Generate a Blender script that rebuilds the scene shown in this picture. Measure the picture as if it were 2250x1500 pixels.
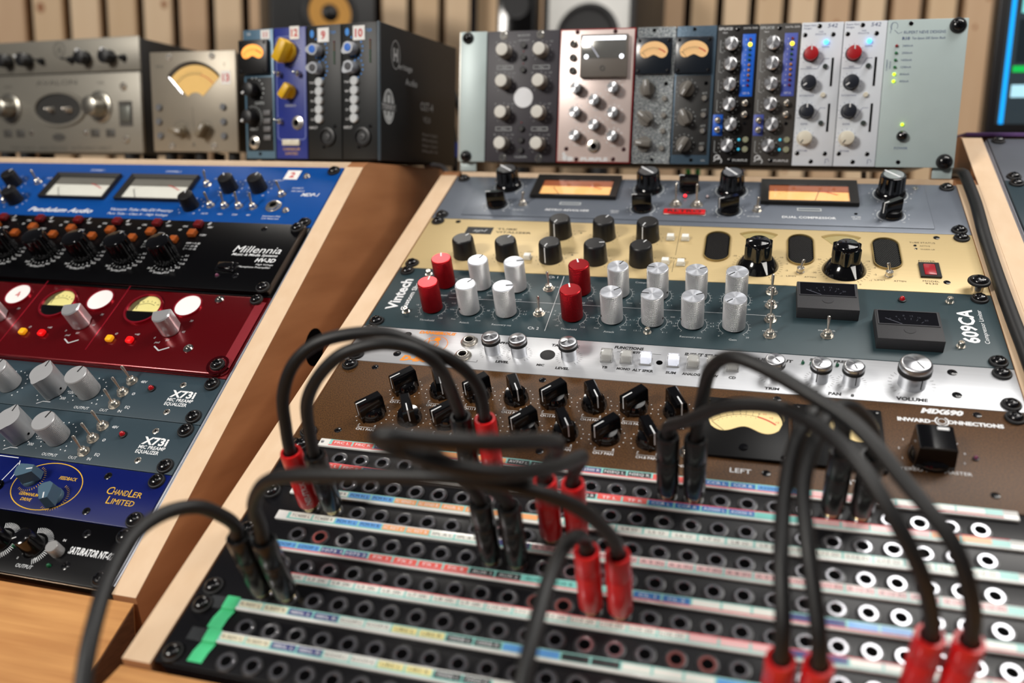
import bpy, bmesh, math, random
from mathutils import Matrix, Vector
random.seed(7)
for o in list(bpy.data.objects): bpy.data.objects.remove(o)
scene = bpy.context.scene
COL = scene.collection
S = 0.001          # all shapes below are written in millimetres
ZO = 1.0           # height of the racks' top edge above the floor (m)

# ------------------------------------------------------------------ camera
cam = bpy.data.cameras.new('camera'); camo = bpy.data.objects.new('camera', cam); COL.objects.link(camo)
RW = [(0.964107, 0.264575, 0.022289), (0.066872, -0.160721, -0.984732), (-0.256953, 0.950878, -0.172645)]
camo.matrix_world = Matrix(((RW[0][0], -RW[1][0], -RW[2][0], 0.300451),
                            (RW[0][1], -RW[1][1], -RW[2][1], -0.876012),
                            (RW[0][2], -RW[1][2], -RW[2][2], -0.015153 + ZO), (0, 0, 0, 1)))
cam.sensor_width = 36.0; cam.lens = 36.0 * 1874.96 / 2250.0
cam.clip_start = 0.01; cam.clip_end = 50
cam.dof.use_dof = True; cam.dof.focus_distance = 0.648; cam.dof.aperture_fstop = 3.5
scene.camera = camo

# ------------------------------------------------------------------ world, lights, exposure
scene.view_settings.view_transform = 'Standard'; scene.view_settings.look = 'None'
scene.view_settings.gamma = 1.0; scene.view_settings.use_curve_mapping = False
scene.view_settings.exposure = 0.08
wd = bpy.data.worlds.new('room_air'); scene.world = wd; wd.use_nodes = True
wd.node_tree.nodes['Background'].inputs[0].default_value = (0.55, 0.55, 0.62, 1)
wd.node_tree.nodes['Background'].inputs[1].default_value = 0.07
def area(name, loc, target, sx, sy, power, col):
    l = bpy.data.lights.new(name, 'AREA'); l.shape = 'RECTANGLE'; l.size = sx; l.size_y = sy; l.energy = power; l.color = col
    o = bpy.data.objects.new(name, l); COL.objects.link(o); o.location = (loc[0], loc[1], loc[2] + ZO)
    d = Vector((target[0], target[1], target[2] + ZO)) - o.location
    o.rotation_euler = d.to_track_quat('-Z', 'Y').to_euler(); return o
area('ceiling_panel_light', (1.2, -0.25, 1.75), (1.2, -0.25, 0), 1.15, 1.0, 27, (1.0, 0.97, 0.93))
area('studio_key_light', (-1.35, -2.5, 1.15), (0.35, -0.2, 0), 0.55, 0.55, 58, (1.0, 0.95, 0.88))
for i, (x, y) in enumerate([(-0.75, -1.5), (0.2, -1.55), (0.95, -1.5)]):
    area('ceiling_spot_light', (x, y, 1.7), (x, y, 0), 0.07, 0.07, 3.2, (1.0, 0.96, 0.92))
area('added_wall_light', (-0.75, 0.84, 1.9), (-0.7, 1.15, 0.1), 0.6, 0.2, 13, (1.0, 0.95, 0.88))  # added lamp without a known fixture, brightens the left slats
area('added_wall_light', (2.1, 0.2, 1.8), (0.8, 1.4, 0.2), 0.5, 0.3, 20, (1.0, 0.95, 0.88))  # second added lamp, lifts the right part of the back wall

# ------------------------------------------------------------------ materials (all procedural)
def lin(c): return tuple(((x / 255.) / 12.92 if x <= 10 else ((x / 255. + 0.055) / 1.055) ** 2.4) for x in c)
MATS = {}
def mat(name, rgb=None, rough=0.5, metal=0.0, var=0.08, scale=60.0, bump=0.0, bscale=600.0, coat=0.0, emit=None, estr=1.0,
        stretch=None, rgb2=None, contrast=0.5, spec=0.5, kind=None, trans=0.0):
    if name in MATS: return MATS[name]
    m = bpy.data.materials.new(name); m.use_nodes = True; nt = m.node_tree; N = nt.nodes; L = nt.links
    b = N['Principled BSDF']; c1 = lin(rgb); c2 = lin(rgb2) if rgb2 else tuple(x * (1 - var) for x in c1)
    tc = N.new('ShaderNodeTexCoord'); mp = N.new('ShaderNodeMapping'); L.new(tc.outputs['Object'], mp.inputs[0])
    if stretch: mp.inputs['Scale'].default_value = stretch
    nz = N.new('ShaderNodeTexNoise'); nz.inputs['Scale'].default_value = scale; nz.inputs['Detail'].default_value = 6
    L.new(mp.outputs[0], nz.inputs['Vector'])
    rp = N.new('ShaderNodeValToRGB'); rp.color_ramp.elements[0].position = 0.5 - contrast / 2; rp.color_ramp.elements[1].position = 0.5 + contrast / 2
    rp.color_ramp.elements[0].color = (*c2, 1); rp.color_ramp.elements[1].color = (*c1, 1)
    L.new(nz.outputs[0], rp.inputs[0]); L.new(rp.outputs[0], b.inputs['Base Color'])
    b.inputs['Roughness'].default_value = rough; b.inputs['Metallic'].default_value = metal
    b.inputs['Specular IOR Level'].default_value = spec; b.inputs['Coat Weight'].default_value = coat; b.inputs['Coat Roughness'].default_value = 0.08
    b.inputs['Transmission Weight'].default_value = trans
    if emit:
        b.inputs['Emission Color'].default_value = (*lin(emit), 1); b.inputs['Emission Strength'].default_value = estr
    h = None
    if kind == 'knurl':
        sp = N.new('ShaderNodeSeparateXYZ'); L.new(tc.outputs['Object'], sp.inputs[0])
        def mth(op, a, bb):
            n = N.new('ShaderNodeMath'); n.operation = op
            for i, x in enumerate((a, bb)):
                if x is None: continue
                if isinstance(x, (int, float)): n.inputs[i].default_value = x
                else: L.new(x, n.inputs[i])
            return n.outputs[0]
        an = mth('MULTIPLY', mth('ARCTAN2', sp.outputs[1], sp.outputs[0]), 34.0); zz = mth('MULTIPLY', sp.outputs[2], 3600.0)
        h = mth('MULTIPLY', mth('SINE', mth('ADD', an, zz), None), mth('SINE', mth('SUBTRACT', an, zz), None))
        bump = bump or 0.5
    elif kind == 'hammer':
        vz = N.new('ShaderNodeTexVoronoi'); vz.inputs['Scale'].default_value = bscale; L.new(tc.outputs['Object'], vz.inputs['Vector']); h = vz.outputs['Distance']
    elif kind == 'mesh':
        vz = N.new('ShaderNodeTexVoronoi'); vz.inputs['Scale'].default_value = bscale; L.new(tc.outputs['Object'], vz.inputs['Vector']); h = vz.outputs['Distance']
    elif bump:
        n2 = N.new('ShaderNodeTexNoise'); n2.inputs['Scale'].default_value = bscale; n2.inputs['Detail'].default_value = 4
        L.new(mp.outputs[0] if stretch else tc.outputs['Object'], n2.inputs['Vector']); h = n2.outputs[0]
    if h is not None:
        bp = N.new('ShaderNodeBump'); bp.inputs['Strength'].default_value = bump; bp.inputs['Distance'].default_value = 0.0004
        L.new(h, bp.inputs['Height']); L.new(bp.outputs[0], b.inputs['Normal'])
    MATS[name] = m; return m
def glass(name, tint=(255, 255, 255), f=1.35):
    if name in MATS: return MATS[name]
    m = bpy.data.materials.new(name); m.use_nodes = True; nt = m.node_tree; N = nt.nodes; L = nt.links
    N.remove(N['Principled BSDF']); out = N['Material Output']
    t = N.new('ShaderNodeBsdfTransparent'); t.inputs[0].default_value = (*lin(tint), 1)
    g = N.new('ShaderNodeBsdfGlossy'); g.inputs['Roughness'].default_value = 0.03
    lw = N.new('ShaderNodeLayerWeight'); pw = N.new('ShaderNodeMath'); pw.operation = 'POWER'; pw.inputs[1].default_value = 4.0; L.new(lw.outputs['Facing'], pw.inputs[0])
    fr = N.new('ShaderNodeMath'); fr.operation = 'MULTIPLY_ADD'; fr.inputs[1].default_value = 0.6; fr.inputs[2].default_value = (f - 1) * .08; L.new(pw.outputs[0], fr.inputs[0])
    mx = N.new('ShaderNodeMixShader'); L.new(fr.outputs[0], mx.inputs[0]); L.new(t.outputs[0], mx.inputs[1]); L.new(g.outputs[0], mx.inputs[2])
    L.new(mx.outputs[0], out.inputs[0]); MATS[name] = m; return m

maple = mat('maple_edge', (230, 202, 170), 0.55, rgb2=(219, 187, 152), scale=3.0, stretch=(30, 2.0, 30), contrast=0.7, bump=0.08, bscale=60)
maple_shaded = mat('shaded_maple_face', (192, 136, 92), 0.45, rgb2=(150, 98, 62), scale=2.2, stretch=(6, 3, 22), contrast=0.75, bump=0.05, bscale=60)  # same maple, colour darkened to stand for shade on the sides
oak = mat('oak_board', (216, 160, 98), 0.45, rgb2=(166, 108, 58), scale=3.2, stretch=(2.2, 42, 42), contrast=0.55, bump=0.15, bscale=9)
oak_end = mat('oak_end_grain', (150, 100, 62), 0.6, rgb2=(96, 58, 34), scale=6, stretch=(4, 8, 60), contrast=0.6, bump=0.2, bscale=20)
blackscrew = mat('black_screw', (14, 14, 17), 0.22, coat=0.3)
blackplastic = mat('black_plastic', (18, 18, 20), 0.42)
blackgloss = mat('black_gloss_plastic', (9, 9, 11), 0.12, coat=0.4)
rubber = mat('black_rubber', (20, 20, 22), 0.62)
cablem = mat('cable_sheath', (19, 19, 20), 0.5, bump=0.05, bscale=900)
darkhole = mat('dark_hole', (2, 2, 3), 0.8, spec=.05)
chrome = mat('chrome', (225, 222, 215), 0.14, 1.0, var=0.04)
nickel = mat('nickel', (218, 212, 202), 0.26, 0.9)
steel = mat('brushed_steel', (200, 202, 206), 0.34, 1.0, scale=12, stretch=(2, 60, 60), var=0.12)
railm = mat('rail_aluminium', (196, 200, 210), 0.32, 0.55, var=0.1)
white_ink = mat('white_ink', (232, 234, 236), 0.6, var=0.02)
grey_ink = mat('grey_ink', (190, 195, 196), 0.6, var=0.02)
black_ink = mat('black_ink', (22, 22, 24), 0.6)
brown_ink = mat('dark_brown_ink', (70, 58, 36), 0.6)
orange_ink = mat('orange_ink', (240, 140, 30), 0.55, var=0.03)
gold_ink = mat('gold_ink', (226, 176, 40), 0.5, var=0.03)
red_ink = mat('red_ink', (205, 40, 36), 0.55)
blue_ink = mat('blue_ink', (40, 60, 120), 0.55)
glass_m = glass('meter_glass')
glass_d = glass('dark_meter_glass', (205, 205, 210), 1.5)
clear_pl = mat('clear_plastic', (235, 235, 235), 0.12, trans=0.75, spec=0.5)
milk = mat('milky_button', (238, 238, 232), 0.35, var=0.03)

# ------------------------------------------------------------------ mesh helpers
class MB:
    def __init__(s): s.v = []; s.f = []
    def add(s, v, f):
        n = len(s.v); s.v += [tuple(p) for p in v]; s.f += [tuple(i + n for i in q) for q in f]; return s
    def box(s, x0, y0, z0, x1, y1, z1, b=0.0, seg=2):
        if b <= 0:
            return s.add([(x0, y0, z0), (x1, y0, z0), (x1, y1, z0), (x0, y1, z0), (x0, y0, z1), (x1, y0, z1), (x1, y1, z1), (x0, y1, z1)],
                         [(3, 2, 1, 0), (4, 5, 6, 7), (0, 1, 5, 4), (1, 2, 6, 5), (2, 3, 7, 6), (3, 0, 4, 7)])
        bm = bmesh.new(); bmesh.ops.create_cube(bm, size=1)
        for v in bm.verts: v.co = Vector(((x0 + x1) / 2 + v.co.x * (x1 - x0), (y0 + y1) / 2 + v.co.y * (y1 - y0), (z0 + z1) / 2 + v.co.z * (z1 - z0)))
        bmesh.ops.bevel(bm, geom=list(bm.edges), offset=b, segments=seg, profile=0.5, affect='EDGES')
        bm.verts.index_update(); s.add([v.co for v in bm.verts], [[v.index for v in f.verts] for f in bm.faces]); bm.free(); return s
    def lathe(s, prof, n=28, cx=0, cy=0, cz=0, sx=1, sy=1):
        v = []; f = []
        for r, z in prof:
            for i in range(n):
                a = 2 * math.pi * i / n; v.append((cx + r * sx * math.cos(a), cy + r * sy * math.sin(a), cz + z))
        for j in range(len(prof) - 1):
            for i in range(n):
                f.append((j * n + i, j * n + (i + 1) % n, (j + 1) * n + (i + 1) % n, (j + 1) * n + i))
        if prof[0][0] > 1e-6: f.append(tuple(reversed(range(n))))
        if prof[-1][0] > 1e-6: f.append(tuple(range((len(prof) - 1) * n, len(prof) * n)))
        return s.add(v, f)
    def ring(s, r0, r1, z0, z1, n=28, cx=0, cy=0, sx=1, sy=1):
        v = []; f = []
        for i in range(n):
            a = 2 * math.pi * i / n; c, q = math.cos(a) * sx, math.sin(a) * sy
            v += [(cx + r0 * c, cy + r0 * q, z0), (cx + r1 * c, cy + r1 * q, z0), (cx + r1 * c, cy + r1 * q, z1), (cx + r0 * c, cy + r0 * q, z1)]
        for i in range(n):
            a = 4 * i; b = 4 * ((i + 1) % n)
            for k in range(4): f.append((a + k, b + k, b + (k + 1) % 4, a + (k + 1) % 4)[::-1] if False else (a + (k + 1) % 4, a + k, b + k, b + (k + 1) % 4))
        return s.add(v, [q[::-1] for q in f])
    def prism(s, poly, z0, z1, taper=1.0, c=(0, 0)):
        n = len(poly); v = [(x, y, z0) for x, y in poly] + [(c[0] + (x - c[0]) * taper, c[1] + (y - c[1]) * taper, z1) for x, y in poly]
        return s.add(v, [tuple(reversed(range(n))), tuple(range(n, 2 * n))] + [(i, (i + 1) % n, n + (i + 1) % n, n + i) for i in range(n)])
    def frame(s, x0, y0, x1, y1, bx, by, z0, z1, zin=None):
        zin = z1 if zin is None else zin
        o = [(x0, y0), (x1, y0), (x1, y1), (x0, y1)]; q = [(x0 + bx, y0 + by), (x1 - bx, y0 + by), (x1 - bx, y1 - by), (x0 + bx, y1 - by)]
        v = [(x, y, z0) for x, y in o] + [(x, y, z1) for x, y in o] + [(x, y, zin) for x, y in q] + [(x, y, z0) for x, y in q]
        f = []
        for i in range(4):
            j = (i + 1) % 4
            f += [(i, j, 4 + j, 4 + i), (4 + i, 4 + j, 8 + j, 8 + i), (8 + i, 8 + j, 12 + j, 12 + i), (12 + i, 12 + j, j, i)]
        return s.add(v, f)
    def tube(s, pts, r, n=10, cap=True):
        P = [Vector(p) for p in pts]; rr = r if isinstance(r, (list, tuple)) else [r] * len(P); v = []; f = []
        up = None
        for i, p in enumerate(P):
            t = (P[min(i + 1, len(P) - 1)] - P[max(i - 1, 0)]).normalized()
            if up is None: up = t.orthogonal().normalized()
            up = (up - t * up.dot(t)).normalized(); sd = t.cross(up)
            for k in range(n):
                a = 2 * math.pi * k / n; v.append(p + (up * math.cos(a) + sd * math.sin(a)) * rr[i])
        for i in range(len(P) - 1):
            for k in range(n): f.append((i * n + k, i * n + (k + 1) % n, (i + 1) * n + (k + 1) % n, (i + 1) * n + k))
        if cap: f += [tuple(reversed(range(n))), tuple(range((len(P) - 1) * n, len(P) * n))]
        return s.add(v, f)
    def quad(s, x0, y0, x1, y1, z): return s.add([(x0, y0, z), (x1, y0, z), (x1, y1, z), (x0, y1, z)], [(0, 1, 2, 3)])
    def disc(s, x, y, r, z, n=12, sx=1, sy=1): return s.add([(x + r * sx * math.cos(2 * math.pi * i / n), y + r * sy * math.sin(2 * math.pi * i / n), z) for i in range(n)], [tuple(range(n))])
    def line(s, x0, y0, x1, y1, wd_, z):
        dx, dy = x1 - x0, y1 - y0; l = math.hypot(dx, dy) or 1; nx, ny = -dy / l * wd_ / 2, dx / l * wd_ / 2
        return s.add([(x0 + nx, y0 + ny, z), (x0 - nx, y0 - ny, z), (x1 - nx, y1 - ny, z), (x1 + nx, y1 + ny, z)], [(0, 1, 2, 3)])
    def ticks(s, x, y, r0, r1, n, a0=-135, a1=135, wd_=0.35, z=0.08):
        for i in range(n):
            a = math.radians(a0 + (a1 - a0) * i / max(1, n - 1)); s.line(x + r0 * math.sin(a), y + r0 * math.cos(a), x + r1 * math.sin(a), y + r1 * math.cos(a), wd_, z)
        return s
    def dots(s, x, y, r, n, a0=-140, a1=140, d=0.5, z=0.08):
        for i in range(n):
            a = math.radians(a0 + (a1 - a0) * i / max(1, n - 1)); s.disc(x + r * math.sin(a), y + r * math.cos(a), d, z, 8)
        return s
    def arc(s, x, y, r, a0, a1, wd_=0.35, z=0.08, n=24, sx=1, sy=1):
        p = [(x + r * sx * math.sin(math.radians(a0 + (a1 - a0) * i / n)), y + r * sy * math.cos(math.radians(a0 + (a1 - a0) * i / n))) for i in range(n + 1)]
        for a, b in zip(p, p[1:]): s.line(*a, *b, wd_, z)
        return s
    def mesh(s, name, m, ang=38):
        me = bpy.data.meshes.new(name); me.from_pydata([(x * S, y * S, z * S) for x, y, z in s.v], [], s.f)
        if m: me.materials.append(m)
        me.polygons.foreach_set('use_smooth', [True] * len(me.polygons)); me.set_sharp_from_angle(angle=math.radians(ang)); me.update(); return me
CACHE = {}
def shared(key, m, fn):
    k = (key, m.name)
    if k not in CACHE:
        mb = MB(); fn(mb); CACHE[k] = mb.mesh(str(key).split('|')[0], m)
    return CACHE[k]
def link(name, me, parent=None, loc=(0, 0, 0), rot=(0, 0, 0)):
    o = bpy.data.objects.new(name, me); COL.objects.link(o); o.parent = parent
    o.location = (loc[0] * S, loc[1] * S, loc[2] * S); o.rotation_euler = rot; return o
def tag(o, label=None, cat=None, group=None, kind=None):
    if label: o['label'] = label
    if cat: o['category'] = cat
    if group: o['group'] = group
    if kind: o['kind'] = kind
    return o

# lettering: outlines of Blender's built-in font, cached per string
TXT = {}
def glyphs(s, bold, shear):
    k = (s, bold, shear)
    if k not in TXT:
        c = bpy.data.curves.new('t', 'FONT'); c.body = s; c.size = 1; c.offset = bold; c.shear = shear; c.resolution_u = 2; c.fill_mode = 'FRONT'
        o = bpy.data.objects.new('t', c); COL.objects.link(o); dg = bpy.context.evaluated_depsgraph_get()
        me = bpy.data.meshes.new_from_object(o.evaluated_get(dg)); v = [tuple(x.co) for x in me.vertices]; f = [tuple(p.vertices) for p in me.polygons]
        bpy.data.objects.remove(o); bpy.data.curves.remove(c); bpy.data.meshes.remove(me)
        xs = [p[0] for p in v] or [0, 1]; TXT[k] = (v, f, min(xs), max(xs))
    return TXT[k]
CAP = 0.70
def text(mb, s, x, y, h, w=None, rot=0, al='C', bold=0.0, shear=0.0, z=0.1):
    v, f, x0, x1 = glyphs(s, bold, shear); k = h / CAP; kx = (w / (x1 - x0)) if w else k
    ox = {'C': -(x0 + x1) / 2, 'L': -x0, 'R': -x1}[al]; c, q = math.cos(math.radians(rot)), math.sin(math.radians(rot))
    out = []
    for a, b, _ in v:
        a, b = (a + ox) * kx, (b - CAP / 2) * k; out.append((x + a * c - b * q, y + a * q + b * c, z))
    mb.add(out, f)

# ------------------------------------------------------------------ frames of reference
class Plane:
    def __init__(s, O, U, V): s.O = Vector(O); s.U = Vector(U); s.V = Vector(V); s.N = s.U.cross(s.V)
    def pt(s, u, v, w=0): return s.O + (s.U * u - s.V * v + s.N * w) * S + Vector((0, 0, ZO))
    def M(s, u, v, w=0):
        p = s.pt(u, v, w); return Matrix(((s.U.x, s.V.x, s.N.x, p.x), (s.U.y, s.V.y, s.N.y, p.y), (s.U.z, s.V.z, s.N.z, p.z), (0, 0, 0, 1)))
TH = 0.495196; CEN = Plane((0, 0, 0), (1, 0, 0), (0, math.cos(TH), math.sin(TH)))
TL = 0.686922; YL = -0.010384
def tilted(O, yaw, tilt):
    c, s = math.cos(yaw), math.sin(yaw); return Plane(O, (c, s, 0), (-s * math.cos(tilt), c * math.cos(tilt), math.sin(tilt)))
LEF = tilted((-0.083311 - 0.4826 * math.cos(YL), -0.098531 - 0.4826 * math.sin(YL), 0.004579), YL, TL)
R10 = tilted((-0.002311, 0.009752, 0.147952), -0.0034, 1.548949)
def box_front(x, y, z, yaw, W, H): return tilted((x - W * math.cos(yaw), y - W * math.sin(yaw), z + H), yaw, math.pi / 2)

class Unit:
    """a thing on a plane; u to the right, v down from the top edge, w out of the plane, all mm"""
    def __init__(s, name, label, cat, pl, u0, v0, W, H, group=None, w0=0):
        s.W, s.H = W, H; s.root = bpy.data.objects.new(name, None); COL.objects.link(s.root); s.root.matrix_world = pl.M(u0, v0 + H, w0)
        s.root.empty_display_size = 0.02; tag(s.root, label, cat, group); s.ink = {}
    def p(s, name, me, u=0, v=0, w=0, rz=0, parent=None, rot=None):
        if parent is None: return link(name, me, s.root, (u, s.H - v, w), rot or (0, 0, math.radians(rz)))
        return link(name, me, parent, (u, -v, w), rot or (0, 0, math.radians(rz)))
    def mesh(s, name, m, fn, u=0, v=0, w=0, rz=0, parent=None, ang=38):
        mb = MB(); fn(mb); return s.p(name, mb.mesh(name, m, ang), u, v, w, rz, parent)
    def I(s, m):
        if m.name not in s.ink: s.ink[m.name] = (MB(), m)
        return s.ink[m.name][0]
    def t(s, m, txt, u, v, h, **k): text(s.I(m), txt, u, s.H - v, h, **k)
    def done(s):
        for mb, m in s.ink.values():
            if mb.f: tag(link('lettering', mb.mesh('lettering', m), s.root), kind='stuff')

def faceplate(U, m, t=3.0, b=0.5, name='faceplate', raise_=0, x0=0.0, x1=None):
    U.mesh(name, m, lambda q: q.box(x0, 0.25, -t, (x1 or U.W), U.H - 0.25, raise_, b), 0, U.H, 0)

def rack_screw(U, u, v, w=0.0, big=1.0):
    def head(q): q.lathe([(4.7 * big, 1.2), (4.7 * big, 2.2), (4.2 * big, 3.3), (3.0 * big, 4.1), (1.5 * big, 4.5), (0, 4.6)], 20)
    def wash(q): q.lathe([(6.3 * big, 0), (6.3 * big, 0.9), (5.9 * big, 1.7), (5.0 * big, 2.0), (4.7 * big, 1.2), (0, 1.2)], 24)
    def cross(q):
        q.box(-2.6, -0.55, 3.5, 2.6, 0.55, 4.45); q.box(-0.55, -2.6, 3.5, 0.55, 2.6, 4.45)
    o = U.p('rack_screw', shared(f'rack_screw|{big}', blackscrew, head), u, v, w, random.uniform(0, 90))
    U.p('washer', shared(f'washer|{big}', rubber, wash), parent=o); U.p('cross_recess', shared('cross_recess', darkhole, cross), 0, 0, 0.12, parent=o)
    return o
def rack_screws(U, w=0.0, left=True, right=True, skip=()):
    vs = (6.35, U.H - 6.35)
    for i, v in enumerate(vs):
        if left: rack_screw(U, 8.75, v, w)
        if right and (i not in skip): rack_screw(U, U.W - 8.75, v, w)

def small_screw(U, u, v, w=0, r=2.6, m=None):
    m = m or blackscrew
    def f(q): q.lathe([(r, 0), (r, 0.25), (r * 0.85, 0.5), (0, 0.55)], 16)
    def c(q): q.box(-r * .55, -.3, .3, r * .55, .3, .62); q.box(-.3, -r * .55, .3, .3, r * .55, .62)
    o = U.p('panel_screw', shared(f'panel_screw|{r}', m, f), u, v, w, random.uniform(0, 90)); U.p('cross_recess', shared(f'recess|{r}', darkhole, c), parent=o); return o
def cap_bolt(U, u, v, w=0, r=2.4, h=3.0, m=None):
    def f(q): q.lathe([(r + 1.0, 0), (r + 1.0, .5), (r, .5), (r, h - .4), (r - .4, h), (r * .55, h), (r * .5, h - 1.2), (0, h - 1.2)], 16)
    return U.p('cap_bolt', shared(f'cap_bolt|{r}{h}', m or nickel, f), u, v, w)
def toggle(U, u, v, lean=(0, 0.25), L=11.0, m=None, w=0, nut=4.2):
    m = m or nickel
    def f(q):
        q.prism([(nut * math.cos(math.pi * i / 3), nut * math.sin(math.pi * i / 3)) for i in range(6)], 0.4, 2.2)
        q.lathe([(nut * 1.15, 0), (nut * 1.15, .5), (0, .5)], 20); q.lathe([(3.0, 2.2), (3.0, 4.4), (2.4, 4.9), (0, 4.7)], 16)
    o = U.p('toggle_switch', shared(f'toggle_switch|{nut}', m, f), u, v, w, random.uniform(0, 60))
    d = Vector((lean[0], lean[1], 1)).normalized()
    def g(q): q.tube([Vector((0, 0, 4.2)) + d * a * L for a in (0, .3, .6, .85, .96, 1.0)], [.85, .95, 1.15, 1.35, 1.1, .5], 10)
    lv = link('lever', shared(f'lever|{lean}{L}', m, g), o); lv.rotation_euler = (0, 0, -o.rotation_euler.z); return o
def led(U, u, v, m, r=1.6, w=0, collar=True):
    o = U.p('indicator_lamp', shared(f'led|{r}', m, lambda q: q.lathe([(r, 0), (r, r * .8), (r * .8, r * 1.5), (r * .4, r * 1.9), (0, r * 2)], 14)), u, v, w)
    if collar: U.p('collar', shared(f'collar|{r}', blackplastic, lambda q: q.lathe([(r * 1.5, 0), (r * 1.5, r * .5), (r * 1.05, r * .6), (0, r * .6)], 16)), parent=o)
    return o
def pushbutton(U, u, v, m, r=2.0, h=2.5, w=0, n=20):
    return U.p('push_button', shared(f'push_button|{r}{h}{n}', m, lambda q: q.lathe([(r, 0), (r, h - .5), (r - .4, h), (0, h)], n)), u, v, w)
def square_button(U, u, v, m, sx, sy, h, w=0, b=0.5):
    return U.p('push_button', shared(f'square_button|{sx}{sy}{h}', m, lambda q: q.box(-sx / 2, -sy / 2, 0, sx / 2, sy / 2, h, b)), u, v, w)
def jack_socket(U, u, v, r=5.6, m=None, w=0):
    o = U.p('jack_socket', shared(f'jack_socket|{r}', m or nickel, lambda q: q.lathe([(r + 1.6, 0), (r + 1.6, .6), (r + .3, .9), (r, 2.6), (r - 1.0, 3.0), (r * .62, 3.0), (r * .6, 1.0), (0, 1.0)], 24)), u, v, w)
    U.p('socket_hole', shared(f'socket_hole|{r}', darkhole, lambda q: q.lathe([(r * .58, 0), (r * .58, 1.3), (0, 1.35)], 20)), parent=o); return o

# ---- knobs -------------------------------------------------------
def knob(U, kind, u, v, ang=0, m=None, w=0):
    """body is the part, its pointer line and cap are sub-parts; ang clockwise from straight up"""
    rz = -ang
    K = KN[kind]; o = U.p('knob', shared(f'knob|{kind}', m or K['m'], K['body']), u, v, w, rz)
    for nm, mm, fn in K.get('sub', []): U.p(nm, shared(f'{nm}|{kind}', mm, fn), parent=o)
    return o
def flower(r, n, d, per=6): return [((r + d * math.cos(n * 2 * math.pi * i / (n * per))) * math.cos(2 * math.pi * i / (n * per)), (r + d * math.cos(n * 2 * math.pi * i / (n * per))) * math.sin(2 * math.pi * i / (n * per))) for i in range(n * per)]
def cyl(r, h, e=.6, n=32): return lambda q: q.lathe([(r, 0), (r, h - e), (r - e * .4, h - e * .3), (r - e, h), (0, h)], n)
def bar_body(R, L0, L1, wd_, hb, h):
    def f(q):
        q.lathe([(R, 0), (R, 1.2), (R * .97, hb * .5), (R * .8, hb), (0, hb * 1.15)], 32)
        # grip bar, longer to the pointer side (+y), chamfered top edge
        a = wd_ / 2; pts = [(-a, -L0), (a, -L0), (a, L1), (-a, L1)]
        q.add([(x * 1.0, y, .5) for x, y in pts] + [(x * .92, y * .99, h - 1.2) for x, y in pts] + [(x * .7, y * .95, h) for x, y in pts],
              [(0, 1, 5, 4), (1, 2, 6, 5), (2, 3, 7, 6), (3, 0, 4, 7), (4, 5, 9, 8), (5, 6, 10, 9), (6, 7, 11, 10), (7, 4, 8, 11), (8, 9, 10, 11), (3, 2, 1, 0)])
    return f
def bar_line(L1, h, wd_=.9, y0=1.0):
    def f(q):
        q.box(-wd_ / 2, y0, h - .1, wd_ / 2, L1 * .95, h + .12); q.box(-wd_ / 2, L1 * .95 - .1, h * .35, wd_ / 2, L1 + .12, h + .12)
    return f
def top_line(r, h, wd_=.8, y0=.25): return lambda q: q.box(-wd_ / 2, r * y0, h - .1, wd_ / 2, r * .97, h + .12)
def side_line(r, h, wd_=.8, z0=.1): 
    def f(q): q.box(-wd_ / 2, r * .25, h - .1, wd_ / 2, r * .98, h + .12); q.box(-wd_ / 2, r * .9, h * z0, wd_ / 2, r + .12, h + .1)
    return f
knurl_red = mat('knurled_red_anodised', (176, 14, 26), 0.26, 0.85, kind='knurl', bump=0.6)
knurl_al = mat('knurled_aluminium', (224, 224, 226), 0.3, 0.7, kind='knurl', bump=0.8)
knurl_grey = mat('knurled_grey_knob', (196, 197, 198), 0.36, 0.5, kind='knurl', bump=0.5)
cap_red = mat('red_anodised_cap', (168, 12, 24), 0.3, 0.75); cap_al = mat('spun_aluminium_cap', (206, 210, 218), 0.36, 0.5)
grey_knob = mat('grey_satin_knob', (190, 191, 193), 0.38, 0.4)
slate_knob = mat('slate_blue_knob', (74, 100, 118), 0.38)
yellow_knob = mat('yellow_knob', (236, 186, 30), 0.4); ivory = mat('ivory_plastic', (224, 218, 200), 0.4)
red_knob = mat('red_plastic_knob', (178, 28, 36), 0.4); navyblack = mat('blue_black_knob', (34, 38, 48), 0.38); warmgrey = mat('warm_grey_knob', (112, 108, 102), 0.42)
silverpl = mat('silver_plastic', (186, 190, 196), 0.32, 0.5); bluecap = mat('blue_cap', (30, 110, 215), 0.4); whitecap = mat('off_white_cap', (222, 220, 212), 0.45)
spun = mat('spun_metal_cap', (226, 228, 232), .34, .95); steel_s = mat('spun_steel_knob', (214, 216, 220), .32, .95)
for m_ in (spun, steel_s, cap_al):
    nt = m_.node_tree; tg = nt.nodes.new('ShaderNodeTangent'); tg.direction_type = 'RADIAL'; tg.axis = 'Z'; b_ = nt.nodes['Principled BSDF']; b_.inputs['Anisotropic'].default_value = .85; nt.links.new(tg.outputs[0], b_.inputs['Tangent'])
satin_chrome = mat('satin_chrome', (232, 232, 234), .24, .7)
DSH = [(-8, 5.4)] + [(8 * math.cos(math.pi + math.pi * i / 17), 8 * math.sin(math.pi + math.pi * i / 17)) for i in range(18)] + [(8, 5.4)]
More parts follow.
